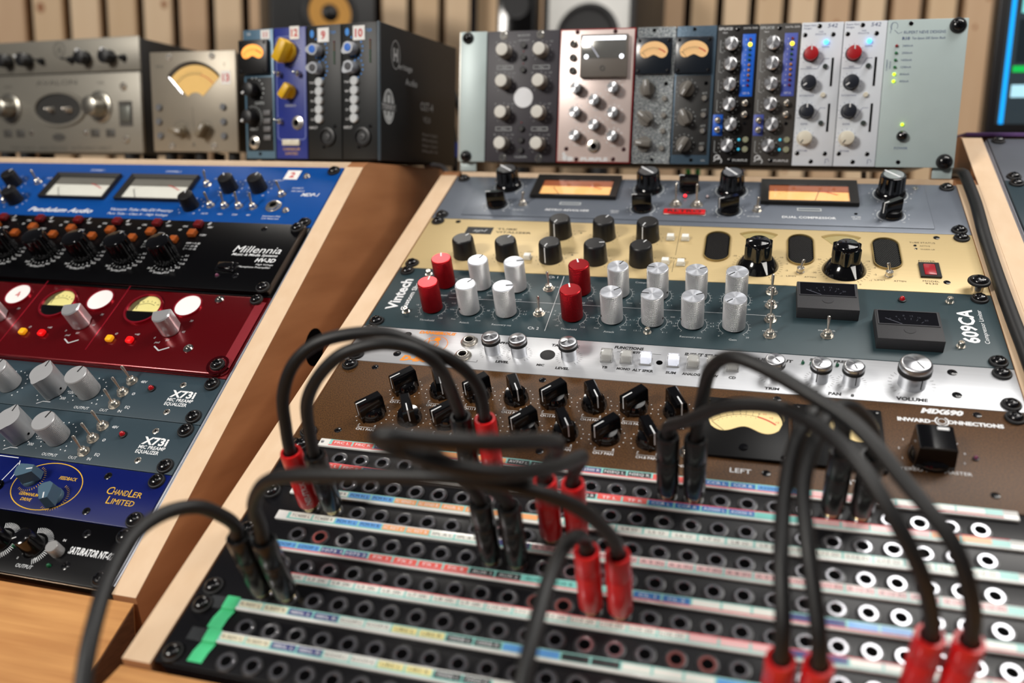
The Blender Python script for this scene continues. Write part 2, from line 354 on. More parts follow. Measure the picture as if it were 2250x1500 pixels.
KN = {
 'fluted': dict(m=blackgloss, body=lambda q: (q.lathe([(13.6, 0), (13.6, 1.5), (12.6, 4), (11.6, 5)], 36), q.prism(flower(11.2, 18, .35, 4), 4, 19, .96), q.lathe([(10.6, 19), (10.2, 20), (9.4, 20.3), (0, 20.3)], 32)),
    sub=[('knob_cap', steel, lambda q: q.lathe([(8.6, 20.2), (8.6, 20.6), (0, 20.7)], 28)), ('pointer_line', white_ink, lambda q: (q.box(-.7, -7.5, 20.6, .7, 10.3, 20.95)))]),
 'bar': dict(m=blackgloss, body=bar_body(10.0, 8.6, 9.8, 6.4, 6.0, 15.5), sub=[('pointer_line', white_ink, bar_line(9.8, 15.5, .9, 5))]),
 'pan': dict(m=blackgloss, body=bar_body(9.2, 9.2, 9.8, 8.4, 6.6, 16.0), sub=[('pointer_line', white_ink, bar_line(9.8, 16.0, .8, 2.0))]),
 'bus': dict(m=blackgloss, body=bar_body(14.0, 10.5, 11.0, 23.0, 6, 17.5), sub=[('pointer_line', white_ink, lambda q: q.box(1.0, 6.2, 17.4, 7.6, 8.4, 17.75))]),
 'taper': dict(m=blackplastic, body=lambda q: (q.lathe([(10.7, 0), (10.4, 2), (9.7, 15.8), (9.2, 17.4), (8.2, 18.2), (0, 18.3)], 36)),
    sub=[('pointer_line', white_ink, lambda q: (q.box(-.45, 4.0, 18.15, .45, 8.3, 18.42), q.add([(-.45, 8.3, 18.4), (.45, 8.3, 18.4), (.45, 9.75, 16.2), (-.45, 9.75, 16.2), (.45, 10.6, 2.0), (-.45, 10.6, 2.0)], [(0, 3, 2, 1), (3, 5, 4, 2)])))]),
 'knurl_red': dict(m=knurl_red, body=lambda q: q.lathe([(7.6, 1.0), (8.7, 1.6), (8.7, 26.2), (8.5, 26.6)], 44), sub=[('knob_cap', cap_red, lambda q: q.lathe([(8.5, 26.4), (8.4, 27.0), (7.9, 27.4), (0, 27.4)], 40)), ('pointer_line', white_ink, lambda q: q.box(-.65, 2.6, 27.3, .65, 8.2, 27.62)), ('shaft', nickel, lambda q: q.lathe([(3.4, 0), (3.4, 1.6), (0, 1.6)], 14))]),
 'knurl_al': dict(m=knurl_al, body=lambda q: q.lathe([(7.6, 1.0), (8.7, 1.6), (8.7, 26.2), (8.5, 26.6)], 44), sub=[('knob_cap', cap_al, lambda q: q.lathe([(8.5, 26.4), (8.4, 27.0), (7.9, 27.4), (0, 27.4)], 40)), ('pointer_line', black_ink, lambda q: q.box(-.4, 2.6, 27.3, .4, 8.2, 27.6)), ('shaft', nickel, lambda q: q.lathe([(3.4, 0), (3.4, 1.6), (0, 1.6)], 14)), ('set_screw', darkhole, lambda q: q.tube([(-2, -8.3, 6.2), (-2, -8.75, 6.2)], .9, 12))]),
 'knurl_grey': dict(m=knurl_grey, body=lambda q: q.lathe([(9.4, .6), (9.4, 20.6), (9.2, 21)], 44), sub=[('knob_cap', grey_knob, lambda q: q.lathe([(9.2, 20.8), (9.1, 21.4), (8.5, 22.0), (0, 22.0)], 40)), ('pointer_line', black_ink, lambda q: q.box(-.5, 2.6, 21.9, .5, 9.0, 22.2)), ('set_screw', darkhole, lambda q: q.tube([(-2, -9.0, 5), (-2, -9.45, 5)], 1.0, 12))]),
 'winged': dict(m=grey_knob, body=lambda q: q.prism([((9.4 + 2.9 * max(0, math.cos(2 * a)) ** 5) * math.sin(a), (9.4 + 2.9 * max(0, math.cos(2 * a)) ** 5) * math.cos(a)) for a in [2 * math.pi * i / 48 for i in range(48)]], .6, 22), sub=[('pointer_line', black_ink, lambda q: q.box(-.4, 6, 21.9, .4, 12, 22.2)), ('set_screw', darkhole, lambda q: q.tube([(8.9, -2, 5), (9.35, -2, 5)], 1.0, 12))]),
 'banded': dict(m=steel_s, body=lambda q: (q.lathe([(5.9, 0), (5.9, 9.6), (6.5, 9.8), (6.9, 10.4)], 32), q.lathe([(7.0, 12.8), (7.0, 14.6), (6.4, 15.6), (5.4, 16.1), (0, 16.4)], 32)), sub=[('rubber_band', rubber, lambda q: (q.lathe([(6.4, 9.8), (7.3, 10.2), (7.3, 11.1), (6.7, 11.3), (7.3, 11.6), (7.3, 12.6), (6.4, 13)], 32))), ('pointer_line', black_ink, lambda q: (q.box(-.35, .5, 16.2, .35, 5.0, 16.5), q.box(-.35, 6.4, 12.8, .35, 7.1, 14.8), q.box(-.3, 5.4, 2, .3, 6.0, 9.6)))]),
 'volume': dict(m=steel_s, body=lambda q: (q.lathe([(8.9, 0), (8.9, 10.6), (9.8, 11), (10.3, 11.6)], 40), q.lathe([(10.4, 15.2), (10.4, 17.6), (9.6, 19), (8.2, 19.7), (0, 20.1)], 40)), sub=[('rubber_band', rubber, lambda q: (q.lathe([(9.8, 11), (10.8, 11.5), (10.8, 12.8), (10.1, 13.1), (10.8, 13.5), (10.8, 14.9), (9.8, 15.3)], 40))), ('pointer_line', black_ink, lambda q: (q.box(-.4, .5, 19.7, .4, 8.0, 20.2), q.box(-.4, 8.2, 2, .4, 9.0, 10.6)))]),
 'skirted': dict(m=blackgloss, body=lambda q: (q.lathe([(17.2, 0), (17.0, 1.0), (11.2, 9.0), (9.6, 10.2)], 40), q.prism(flower(11.0, 6, 1.3, 10), 10, 22, .98), q.lathe([(9.4, 22), (8.8, 24), (7.6, 25), (0, 25.3)], 36)), sub=[('pointer_line', white_ink, lambda q: q.add([(-2.0, 10.9, 9.4), (2.0, 10.9, 9.4), (.5, 17.1, .9), (-.5, 17.1, .9), (-2.0, 11.2, 9.9), (2.0, 11.2, 9.9), (.5, 17.5, 1.3), (-.5, 17.5, 1.3)], [(4, 7, 6, 5), (0, 1, 2, 3), (0, 4, 5, 1), (1, 5, 6, 2), (2, 6, 7, 3), (3, 7, 4, 0)]))]),
 'black16': dict(m=blackplastic, body=lambda q: (q.lathe([(8.4, 0), (8.2, 1), (7.7, 13.4), (7.2, 14.6), (6.2, 15), (0, 15.1)], 30)), sub=[('pointer_line', white_ink, top_line(7.2, 15.1, .8, .4))]),
 'gain': dict(m=blackgloss, body=lambda q: (q.prism(flower(11.0, 22, .3, 4), 0.5, 22, .97), q.lathe([(10.5, 22), (9.8, 23.4), (8.5, 24), (0, 24.3)], 36)), sub=[('pointer_line', white_ink, lambda q: q.box(-.25, 7, 24.1, .25, 9, 24.35))]),
 'chromed': dict(m=satin_chrome, body=lambda q: (q.lathe([(7.4, 0), (7.4, 1.4), (0, 1.4)], 28), q.prism(DSH, 1.2, 18.5, .97), q.prism([(x * .97, y * .97) for x, y in DSH], 18.5, 19.5, .9)), sub=[]),
 'davies': dict(m=slate_knob, body=lambda q: (q.lathe([(7.2, 0), (7.2, 2.2), (6.6, 3)], 24), q.prism([(-6.4, -3.2), (-3.4, -6.2), (3.4, -6.2), (6.4, -3.2), (5.2, 3), (3.4, 9.8), (-3.4, 9.8), (-5.2, 3)], 2, 12.5, .86)), sub=[('pointer_line', white_ink, lambda q: q.box(-.4, 3.4, 12.45, .4, 8.2, 12.7))]),
 'flare': dict(m=blackgloss, body=lambda q: q.lathe([(9.0, 0), (8.8, 1.2), (7.4, 4), (6.8, 13), (6.2, 14.6), (5, 15.2), (0, 15.3)], 32), sub=[('pointer_line', white_ink, top_line(6.2, 15.3, .6, .5))]),
 'collet': dict(m=mat('grey_collet_knob', (130, 124, 118), 0.38, 0.3), body=lambda q: (q.lathe([(7.6, 0), (7.6, 2.4), (7.0, 3), (6.9, 12.5), (6.4, 14), (5.5, 14.4)], 28)), sub=[('knob_cap', whitecap, lambda q: q.lathe([(6.3, 13.2), (6.2, 14.4), (5.6, 14.9), (0, 15)], 28)), ('pointer_fin', nickel, lambda q: q.box(-.5, 6.4, .5, .5, 8.6, 3.0))]),
 'mini': dict(m=blackgloss, body=lambda q: q.prism(flower(5.7, 12, .25, 4), 0, 11, .95), sub=[('knob_cap', spun, lambda q: q.lathe([(5.1, 10.9), (5.0, 11.7), (0, 11.9)], 24)), ('pointer_line', white_ink, lambda q: q.box(-.35, 1.5, 11.7, .35, 5, 12.05))]),
 'silver': dict(m=blackplastic, body=lambda q: q.prism(flower(6.0, 16, .2, 4), 0, 7, 1.0), sub=[('knob_cap', spun, lambda q: (q.lathe([(6.3, 6.8), (6.2, 9.4), (5.6, 10.0), (0, 10.2)], 28))), ('pointer_line', black_ink, lambda q: q.box(-.3, 1.2, 10.05, .3, 5.4, 10.3))]),
 'greybar': dict(m=warmgrey, body=lambda q: (q.lathe([(7.6, 0), (7.4, 3), (0, 3.2)], 26), q.box(-3.1, -7.0, 2, 3.1, 8.4, 12.5, 1.4)), sub=[('pointer_line', white_ink, lambda q: q.box(-.45, 2.0, 12.4, .45, 7.4, 12.7))]),
 'neve_red': dict(m=red_knob, body=cyl(6.3, 10.5, .5), sub=[('pointer_line', white_ink, lambda q: q.box(-.55, 2.6, 10.4, .55, 6.2, 10.75)), ('skirt', navyblack, lambda q: q.lathe([(7.2, 0), (7.0, 1.4), (0, 1.4)], 28))]),
 'neve_black': dict(m=navyblack, body=cyl(6.3, 10.5, .5), sub=[('pointer_line', white_ink, lambda q: q.box(-.55, 2.6, 10.4, .55, 6.2, 10.75)), ('skirt', navyblack, lambda q: q.lathe([(7.2, 0), (7.0, 1.4), (0, 1.4)], 28))]),
 'neve_white': dict(m=ivory, body=cyl(6.3, 10.5, .5), sub=[('pointer_line', black_ink, lambda q: q.box(-.4, 2.6, 10.4, .4, 6.2, 10.75)), ('skirt', ivory, lambda q: q.lathe([(7.2, 0), (7.0, 1.4), (0, 1.4)], 28))]),
 'big_yellow': dict(m=yellow_knob, body=lambda q: (q.lathe([(10.5, 0), (10.3, 5), (0, 5.2)], 28), q.box(-5.6, -11.5, 3, 5.6, 12.0, 17, 2.4)), sub=[('pointer_tip', ivory, lambda q: q.box(-.8, 11.6, 6, .8, 13.6, 9))]),
 'small_yellow': dict(m=yellow_knob, body=lambda q: (q.lathe([(7.4, 0), (7.2, 4), (0, 4.2)], 24), q.box(-4.2, -8, 3, 4.2, 8.4, 13, 1.8)), sub=[]),
 'wing_blue': dict(m=silverpl, body=lambda q: (q.prism([((6.4 + 3.2 * max(0, math.cos(a)) ** 8) * math.sin(a), (6.4 + 3.2 * max(0, math.cos(a)) ** 8) * math.cos(a)) for a in [2 * math.pi * i / 36 for i in range(36)]], 0, 10, .9)), sub=[('knob_cap', bluecap, lambda q: q.lathe([(3.9, 9.8), (3.8, 10.6), (0, 10.7)], 20))]),
 'wing_grey': dict(m=silverpl, body=lambda q: (q.prism([((6.4 + 3.2 * max(0, math.cos(a)) ** 8) * math.sin(a), (6.4 + 3.2 * max(0, math.cos(a)) ** 8) * math.cos(a)) for a in [2 * math.pi * i / 36 for i in range(36)]], 0, 10, .9)), sub=[('knob_cap', mat('graphite_cap', (62, 62, 66), 0.5), lambda q: q.lathe([(3.9, 9.8), (3.8, 10.6), (0, 10.7)], 20))]),
 'pot_black': dict(m=blackplastic, body=cyl(7.2, 12, .8), sub=[('pointer_line', white_ink, lambda q: q.box(-.9, 5.2, 8.4, .9, 8.6, 12.2))]),
 'dial': dict(m=mat('satin_nickel_dial', (172, 168, 158), 0.3, 0.9), body=lambda q: (q.lathe([(16.5, 0), (16.5, 1.5), (15.5, 2.2), (12.5, 2.6)], 40), q.lathe([(10.6, 2.4), (10.3, 15), (9.6, 16.6), (8.4, 17.2), (0, 17.6)], 36)), sub=[]),
}

# ================================================================== the room
def slab(name, m, x0, y0, z0, x1, y1, z1, parent=None, b=0):
    mb = MB().box(x0, y0, z0, x1, y1, z1, b); return link(name, mb.mesh(name, m), parent)
carpet = mat('dark_carpet', (52, 48, 46), 0.95, var=0.4, scale=400, bump=0.6, bscale=700)
fl = slab('floor', carpet, -3000, -3500, -30, 3000, 2300, 0); tag(fl, kind='structure')
backing = mat('black_purple_felt', (12, 7, 17), 0.95, var=0.3, scale=300, spec=.1)
pines = [mat(f'pine_slat_{i}', c, 0.62, rgb2=d, scale=1.6, stretch=(14, 14, 1.5), contrast=0.8, bump=0.05, bscale=30) for i, (c, d) in enumerate(
    [((212, 186, 152), (190, 156, 118)), ((222, 198, 166), (204, 172, 136)), ((204, 174, 142), (178, 142, 106))])]
knot = mat('pine_knot', (164, 112, 70), 0.6, rgb2=(128, 80, 46), scale=90)
slat_me = [MB().box(0, -20, 0, 60.5, 34, 2500, 1.5, 1).mesh('slat', pm) for pm in pines]
knot_me = MB().lathe([(1, 0), (.92, .4), (0, .5)], 18, sx=1, sy=1).mesh('knot', knot)
def slat_wall(name, p0, d, k0, k1):
    yaw = math.atan2(d[1], d[0]); n = k1 - k0
    w = link(name, MB().box(-10, 34, 0, n * 80 + 10, 60, 2500).mesh(name, backing)); tag(w, kind='structure')
    w.location = (p0[0] + d[0] * k0 - math.sin(yaw) * .020, p0[1] + d[1] * k0 + math.cos(yaw) * .020, 0); w.rotation_euler = (0, 0, yaw)
    for i in range(n):
        o = link('slat', slat_me[(i * 7 + i // 3) % 3], w, (9.75 + 80 * i, 0, 0))
        for j in range(random.choice((1, 2, 2, 3))):
            kz = random.uniform(1000, 1900); r = random.uniform(4, 9)
            q = link('knot', knot_me, o, (random.uniform(14, 50), -20.0, kz), (math.pi / 2, 0, 0)); q.scale = (r, r * random.uniform(1, 1.6), 1)
slat_wall('wall_left', (-1.3304, 0.82095), (0.070746, 0.037349), -7, 13)
slat_wall('wall_back', (-1.47928, 1.33308), (0.07985, 0.004897), 13, 38)

# ------------------------------------------------------------------ console cabinets
def prism_x(mb, poly, x0, x1):      # poly in (y, z) mm, extruded along x
    n = len(poly); v = [(x0, y, z) for y, z in poly] + [(x1, y, z) for y, z in poly]
    mb.add(v, [tuple(range(n)), tuple(reversed(range(n, 2 * n)))] + [(i, n + i, n + (i + 1) % n, (i + 1) % n) for i in range(n)])
def part(name, m, parent, fn, ang=38):
    mb = MB(); fn(mb); return link(name, mb.mesh(name, m, ang), parent)
def cabinet(name, label, xl, xr, ytop, ztop, tilt, length, back, depth_arm, arm_drop, arm_lr, gap_l=0, gap_r=0, th_=18.0, top_up=5.0):
    """slanted rack console: two side boards, a top board, front armrest board; x in mm, front edge of slope top at (ytop,ztop)"""
    r = bpy.data.objects.new(name, None); COL.objects.link(r); r.location = (0, 0, 0); tag(r, label, 'console')
    c, s = math.cos(tilt), math.sin(tilt); yb, zb = ytop - length * c, ztop - length * s
    poly = [(ytop + s * 0, ztop), (yb, zb), (yb + 10, zb - 46), (yb + 10, -1000), (back, -1000), (back, ztop + top_up), (ytop + 12, ztop + top_up)]
    poly = [(y, z + 1000) for y, z in poly]
    for a, b in ((xl, xl + th_), (xr - th_, xr)):
        o = part('side_board', maple_shaded, r, lambda q: prism_x(q, poly, a, b))
        # maple strip along the slope, free of the side's painted shade
        part('edge_band', maple, o, lambda q: prism_x(q, [(ytop, ztop + 1000.0), (yb, zb + 1000), (yb - s * .6, zb + 1000 + c * .6), (ytop - s * .6, ztop + 1000 + c * .6)], a - .05, b + .05))
    part('top_board', maple, r, lambda q: q.box(xl + th_ + .2, ytop + 12, ztop - 12 + 1000, xr - th_ - .2, back, ztop + top_up + 1000, 1.0))
    part('armrest', oak, r, lambda q: prism_x(q, [(yb - 1.5, zb - 3 + 1000), (yb - 1.5 - depth_arm, zb - 3 - arm_drop + 1000), (yb - 1.5 - depth_arm, zb - 3 - arm_drop - 44 + 1000), (yb - 1.5, zb - 49 + 1000)], arm_lr[0], arm_lr[1]))
    return r, (yb, zb)
cl, _ = cabinet('rack_console', 'slanted wooden console holding the blue, black and red rack gear', -63.5 - 18 - 4.5 - 482.6 - 26, -63.5, -98.5, 4.6, TL, 446.5, 130, 190, 121, (-700, -64.2), top_up=5.5)
cc, _ = cabinet('rack_console', 'slanted wooden console carrying the patch bays below a tall module rack', -18.8, 501.0, 0, 0, TH, 580, 150, 160, 34, (-18.6, 900), top_up=5.0)
cr, _ = cabinet('rack_console', 'wooden console with a purple reflection painted on its top edge below the computer screen', 501.3, 1050, 100 * math.cos(TH), 100 * math.sin(TH), TH, 679, 230, 100, 20, (900.5, 1050), top_up=2.0)
part('shaded_end', mat('shaded_end_oak', (108, 72, 46), .6, rgb2=(72, 44, 26), scale=8, stretch=(4, 10, 60), contrast=.6), cl, lambda q: (lambda yb, zb: prism_x(q, [(yb - 2.5, zb - 4.5 + 1000), (yb - 1.5 - 189, zb - 3.5 - 121 + 1000), (yb - 1.5 - 189, zb - 3 - 121 - 43 + 1000), (yb - 2.5, zb - 48 + 1000)], -64.2, -63.6))(-98.5 - 446.5 * math.cos(TL), 4.6 - 446.5 * math.sin(TL)))  # thin sheet on the armrest end, coloured dark to stand for shade
part('purple_reflection', mat('painted_purple_reflection', (96, 66, 120), 0.4), cr, lambda q: q.box(505, 88, 1000 + 49.6, 1046, 229, 1000 + 53.4, .5))  # coloured strip stands in for a purple LED reflection on the top
part('cable_port', darkhole, cl, lambda q: q.tube([(-64.2, -202, 845), (-63.2, -202, 845)], 17, 24))
# rack rails
def rails(parent, pl, u0, u1, v0, v1, w0, w1, both=True):
    M = pl.M(0, 0)
    for a, b in ((u0 - 4.0, u0 + 14.0), (u1 - 14.0, u1 + 4.2)):
        mb = MB().box(a, -v1, w0, b, -v0, w1, .8)
        if b > u1: mb.box(u1 + .5, -v1, w1 - .5, u1 + 2.0, -v0, w1 + 2.6, .3); mb.box(u1 + 2.6, -v1, w1 - .5, u1 + 4.2, -v0, w1 + 2.9, .3)
        else: mb.box(u0 - 1.5, -v1, w1 - .5, u0 - .6, -v0, w1 + 1.6, .2)
        o = link('rack_rail', mb.mesh('rack_rail', railm), parent); o.matrix_local = M
rails(cl, LEF, 0, 482.6, 0.5, 441, -14, -3.2); rails(cc, CEN, 0, 482.6, 0.5, 573, -14, -3.2); rails(cr, CEN, 524.5, 524.5 + 482.6, -99, 575, -14, -3.2)

# ================================================================== centre rack, top to bottom
amber = mat('lit_amber_scale', (244, 196, 128), 0.6, var=0.15, scale=30, emit=(255, 172, 92), estr=0.42)
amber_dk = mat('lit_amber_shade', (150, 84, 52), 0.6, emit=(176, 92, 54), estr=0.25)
def window_meter(U, u, v, W, H, face, bx=5.0, by=4.5, h=4.0, frame=None, shade=None, needle=20, ink=None, w=0, stroke=.5):
    fr = frame or mat('meter_bezel', (24, 22, 20), 0.4)
    o = U.p('meter', shared(f'meter|{W}{H}{bx}{h}', fr, lambda q: q.frame(-W / 2, -H / 2, W / 2, H / 2, bx, by, 0, h, h * .45)), u, v, w)
    iw, ih = W / 2 - bx, H / 2 - by
    U.mesh('scale_face', face, lambda q: q.box(-iw, -ih, .1, iw, ih, .4), parent=o)
    if shade: U.mesh('painted_scale_shade', shade, lambda q: q.box(-iw, ih * .25, .4, iw, ih, .7), parent=o)  # darker strip painted as the shade across the upper scale
    mb = MB(); mr = MB(); cy = -ih * 2.6; R = ih * 3.0
    for i in range(17):
        a = -34 + 68 * i / 16; (mr if i > 11 else mb).ticks(0, cy, R, R + (2.2 if i % 4 == 0 else 1.3), 1, a, a, .35, .78 if shade else .46)
    mr.arc(0, cy, R, 13, 34, .9, .76 if shade else .44, 10)
    for q_, nm, mm in ((mb, 'scale_marks', ink or brown_ink), (mr, 'red_scale', red_ink)): link(nm, q_.mesh(nm, mm), o)
    a = math.radians(needle); link('needle', MB().line(math.sin(a) * (ih * 1.75), cy + math.cos(a) * ih * 1.75, math.sin(a) * (R + 1), cy + math.cos(a) * (R + 1), stroke, .95).mesh('needle', black_ink), o)
    U.mesh('meter_glass', glass_m, lambda q: q.box(-iw - .3, -ih - .3, h * .42, iw + .3, ih + .3, h * .42 + .25), parent=o)
    return o

# ---- dual compressor, grey
grey_panel = mat('grey_hammered_paint', (112, 119, 130), 0.36, 0.25, var=0.1, bump=0.04, bscale=900)
U = Unit('compressor', 'grey rack compressor with two amber meters, topmost slanted unit of its console', 'rack unit', CEN, 0, 0, 482.6, 88.9)
faceplate(U, grey_panel)
U.mesh('raised_plate', grey_panel, lambda q: q.box(28, 7.5, 0, 455, 86.5, .8, .5), 0, 88.9)
rack_screws(U); W = .8
for u, a in ((62, -50), (204.5, -45), (283.5, -38), (424.5, -42)): knob(U, 'fluted', u, 22.5, a, w=W)
for u, a in ((60, -98), (203.5, -93), (283, -118), (422, -128)): knob(U, 'bar', u, 61, a, w=W)
knob(U, 'bar', 244, 21, -90, w=W)
for u, ln in ((85.6, (.1, .45)), (307.9, (.1, .4))): toggle(U, u, 58.5, ln, 9, w=W, nut=3.6)
for u, ln in ((233.5, (0, .55)), (253, (0, .2))): toggle(U, u, 51.5, ln, 17, w=W, nut=5.2)
led(U, 241, 36, mat('red_lamp_lit', (255, 60, 70), .4, emit=(255, 40, 50), estr=2.5), 1.5, W)
led(U, 262, 36, mat('clear_lamp', (220, 200, 200), .2), 1.3, W)
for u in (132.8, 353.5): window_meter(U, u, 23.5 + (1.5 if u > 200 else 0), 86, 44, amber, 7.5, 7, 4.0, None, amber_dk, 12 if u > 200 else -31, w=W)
bd = U.mesh('badge', mat('red_enamel', (214, 24, 30), 0.25, coat=.4), lambda q: q.box(-19, -4, 0, 19, 4, 2.2, .5), 243, 66.5, W)
mb = MB(); text(mb, 'RETRO', 0, 0, 4.6, 31, bold=.03, z=2.25); link('badge_lettering', mb.mesh('badge_lettering', mat('dark_red_ink', (70, 10, 14), .5)), bd)
U.mesh('badge_base', chrome, lambda q: q.box(-19.6, -5.2, 0, 19.6, 4.4, 1.0, .3), 243, 66.5, W)
Z = W + .1
U.t(white_ink, 'RETRO REVOLVER', 131.5, 67.5, 3.2, w=43, bold=.02, shear=.25, z=Z); U.t(white_ink, 'DUAL COMPRESSOR', 353, 68.8, 3.6, w=46, bold=.02, z=Z)
U.t(white_ink, 'METER', 393, 65.5, 1.9, z=Z); U.t(white_ink, 'ZERO', 393, 68.8, 1.9, z=Z); U.t(white_ink, 'METER', 178, 66.5, 1.9, z=Z); U.t(white_ink, 'ZERO', 178, 69.6, 1.9, z=Z)
U.t(white_ink, 'SC FILTER', 305, 69.5, 1.8, z=Z); U.t(white_ink, 'SC FILTER', 84, 69.5, 1.8, z=Z)
for u in (132.5, 353.5):
    U.mesh('nameplate', grey_ink, lambda q: q.frame(-10.5, -2.4, 10.5, 2.4, .9, .9, 0, .5), u, 55, W)
for u, v, r in [(62, 22.5, 15.6), (204.5, 22.5, 15.6), (283.5, 22.5, 15.6), (424.5, 22.5, 15.6), (60, 61, 12.4), (203.5, 61, 12.4), (283, 61, 12.4), (422, 61, 12.4)]:
    U.I(grey_ink).arc(u, 88.9 - v, r - .8, -140, 140, .7, Z)
    for i in range(11):
        a = math.radians(-140 + 28 * i); U.t(white_ink, str(i), u + (r + 2.4) * math.sin(a), v - (r + 2.4) * math.cos(a), 1.7, z=Z)
cap_bolt(U, 447, 9.5, W, 1.6, 1.2, chrome); cap_bolt(U, 46, 10, W, 1.6, 1.2, chrome); small_screw(U, 393, 60, W, 1.5, darkhole)
U.done()

# ---- tube equaliser, champagne gold
gold_panel = mat('champagne_gold_anodised', (212, 188, 138), 0.46, 0.25, var=0.06, scale=10, stretch=(1.5, 80, 80), bump=.05, bscale=30)
U = Unit('tube_equalizer', 'champagne gold rack processor with three black mesh ovals and black knobs', 'rack unit', CEN, 0, 88.9, 482.6, 88.9)
faceplate(U, gold_panel); rack_screws(U, skip=(1,)); rack_screw(U, 473.85, 82.55, 7.5, 1.28); U.mesh('spacer', nickel, lambda q: q.lathe([(4.4, 0), (4.4, 7.6), (0, 7.6)], 16), 473.85, 82.55)
for u, v, a in [(134.8, 23.5, -160), (175.3, 23.8, 25), (214.8, 24, -160), (53.9, 64, 30), (93.9, 64.2, 25), (134.2, 64.5, -165), (174.2, 64, 80), (214, 64, 28)]:
    knob(U, 'taper', u, v, a); U.I(brown_ink).dots(u, 88.9 - v, 13.4, 11, -135, 135, .45)
for u, v in ((235, 23.6), (248, 23.6), (113, 65.5), (234.6, 63.5), (247.8, 64.5)):
    o = square_button(U, u, v, mat('button_well', (196, 190, 172), .5), 7.4, 7.0, 1.2); U.p('button_cap', shared('button_cap', milk, lambda q: q.box(-3.0, -2.7, 1.0, 3.0, 2.7, 4.6, .5)), parent=o)
meshm = mat('black_perforated_mesh', (26, 24, 22), 0.4)
def stad(a, b, n=14): return [(a * math.cos(t), (b - a) + a * math.sin(t)) for t in [math.pi * i / n for i in range(n + 1)]] + [(a * math.cos(t), -(b - a) + a * math.sin(t)) for t in [math.pi + math.pi * i / n for i in range(n + 1)]]
def mesh_oval(q):
    a, b = 9.9, 23.4; p = 1.75
    for j in range(-16, 17):
        y = j * p * .866
        for i in range(-8, 9):
            x = i * p + (p / 2 if j % 2 else 0)
            yy = max(0, abs(y) - (b - a))
            if x * x + yy * yy < (a - .7) ** 2: q.ring(.52, .95, .25, .75, 6, x, y)
for u, v in ((276.3, 33.6), (345.4, 34), (413.2, 35)):
    o = U.p('valve_window', shared('valve_window', mat('gold_cut_edge', (150, 128, 78), .4, .4), lambda q: [q.add([(x, y, 0) for x, y in stad(11.0, 24.4)] + [(x, y, 1.5) for x, y in stad(11.0, 24.4)] + [(x, y, 1.5) for x, y in stad(10.2, 23.6)] + [(x, y, 0) for x, y in stad(10.2, 23.6)], [(k * 30 + i, k * 30 + (i + 1) % 30, (k + 1) * 30 + (i + 1) % 30, (k + 1) * 30 + i) for k in range(3) for i in range(30)])]), u, v)
    U.p('window_well', shared('window_well', darkhole, lambda q: q.prism(stad(10.3, 23.7), .02, .2)), parent=o)
    tag(U.p('wire_mesh', shared('wire_mesh', meshm, mesh_oval), parent=o), kind='stuff')
fan = [(math.sin(math.radians(a)) * 27, math.cos(math.radians(a)) * 27) for a in range(-35, 36, 7)] + [(math.sin(math.radians(a)) * 13, math.cos(math.radians(a)) * 13) for a in range(35, -36, -7)]
for u, v in ((310.6, 61.5), (378.8, 62)):
    yy = 26 - 52
    o = U.p('dial_window', shared('dial_window', mat('olive_dial_glass', (176, 160, 108), .25, coat=.3), lambda q: q.prism(fan, 0, .25)), u, v - 28)
    U.p('dial_arc_band', shared('dial_arc_band', mat('gold_bevel', (168, 144, 88), .4, .3), lambda q: q.prism([(x * 1.04, y * 1.02 + .6) for x, y in fan[:11]] + [(x * .93, y * .93) for x, y in fan[10::-1][:11]], .2, .5)), parent=o)  # darker gold band along the window's outer arc
    knob(U, 'skirted', u, v, 152); U.I(brown_ink).ticks(u, 88.9 - v, 18.4, 20.6, 31, -135, 150, .3)
    for i, s_ in enumerate(('-35', '-20', '-10', '-5', '-2', '-1', '0')):
        a = math.radians((-105, -52, 52, 78, 103, 127, 152)[i]); U.t(brown_ink, s_, u + 24 * math.sin(a), v - 23.2 * math.cos(a), 2.0)
for u, ln in ((344.8, (.3, .35)), (412.3, (-.25, .35))):
    toggle(U, u, 68.3, ln, 7.5, nut=2.8); U.t(brown_ink, 'LIMIT', u - 7, 75.0, 1.9, w=8); U.t(brown_ink, 'ATTEN', u + 7.5, 75.2, 1.9, w=9)
o = U.mesh('power_rocker', blackplastic, lambda q: q.frame(-7.6, -10.4, 7.6, 10.4, 3.0, 2.4, 0, 1.6), 443.4, 58.4)
U.mesh('rocker_paddle', mat('red_lit_rocker', (160, 30, 42), .3, coat=.4, emit=(220, 20, 40), estr=.06), lambda q: q.box(-4.5, -7.8, .2, 4.5, 7.8, 2.2, 1.0), parent=o)
U.mesh('logo_plate', black_ink, lambda q: q.box(-13, -6.3, 0, 13, 6.3, .12), 55, 20.6); U.t(grey_ink, 'spl', 56, 20.4, 4.4, w=14, shear=.3, z=.2)
for i, s_ in enumerate(('TUBE', 'VITALIZER')): U.t(brown_ink, s_, 71.8, 16.6 + 5.6 * i, 3.0, w=(19.5, 34.5)[i], al='L', bold=.02)
U.t(brown_ink, 'ACTIVATE', 241.5, 55.4, 2.5, w=20); U.I(brown_ink).line(242.2, 86.5, 241.9, 38.5, .35, .08); U.I(brown_ink).line(241.7, 30, 241.6, 12, .35, .08)
U.t(brown_ink, 'TUBE STATUS', 442.5, 15.4, 2.0, w=20); U.t(brown_ink, 'ACTIVE', 440, 20.6, 1.7, al='L'); U.t(brown_ink, 'WARM UP', 440, 25.8, 1.7, al='L')
U.t(brown_ink, 'POWER', 442.8, 44.0, 2.0, w=12.5); U.t(brown_ink, 'MODEL', 442.7, 73.4, 2.1, w=12); U.t(brown_ink, '9530', 442.7, 76.8, 2.1, w=9)
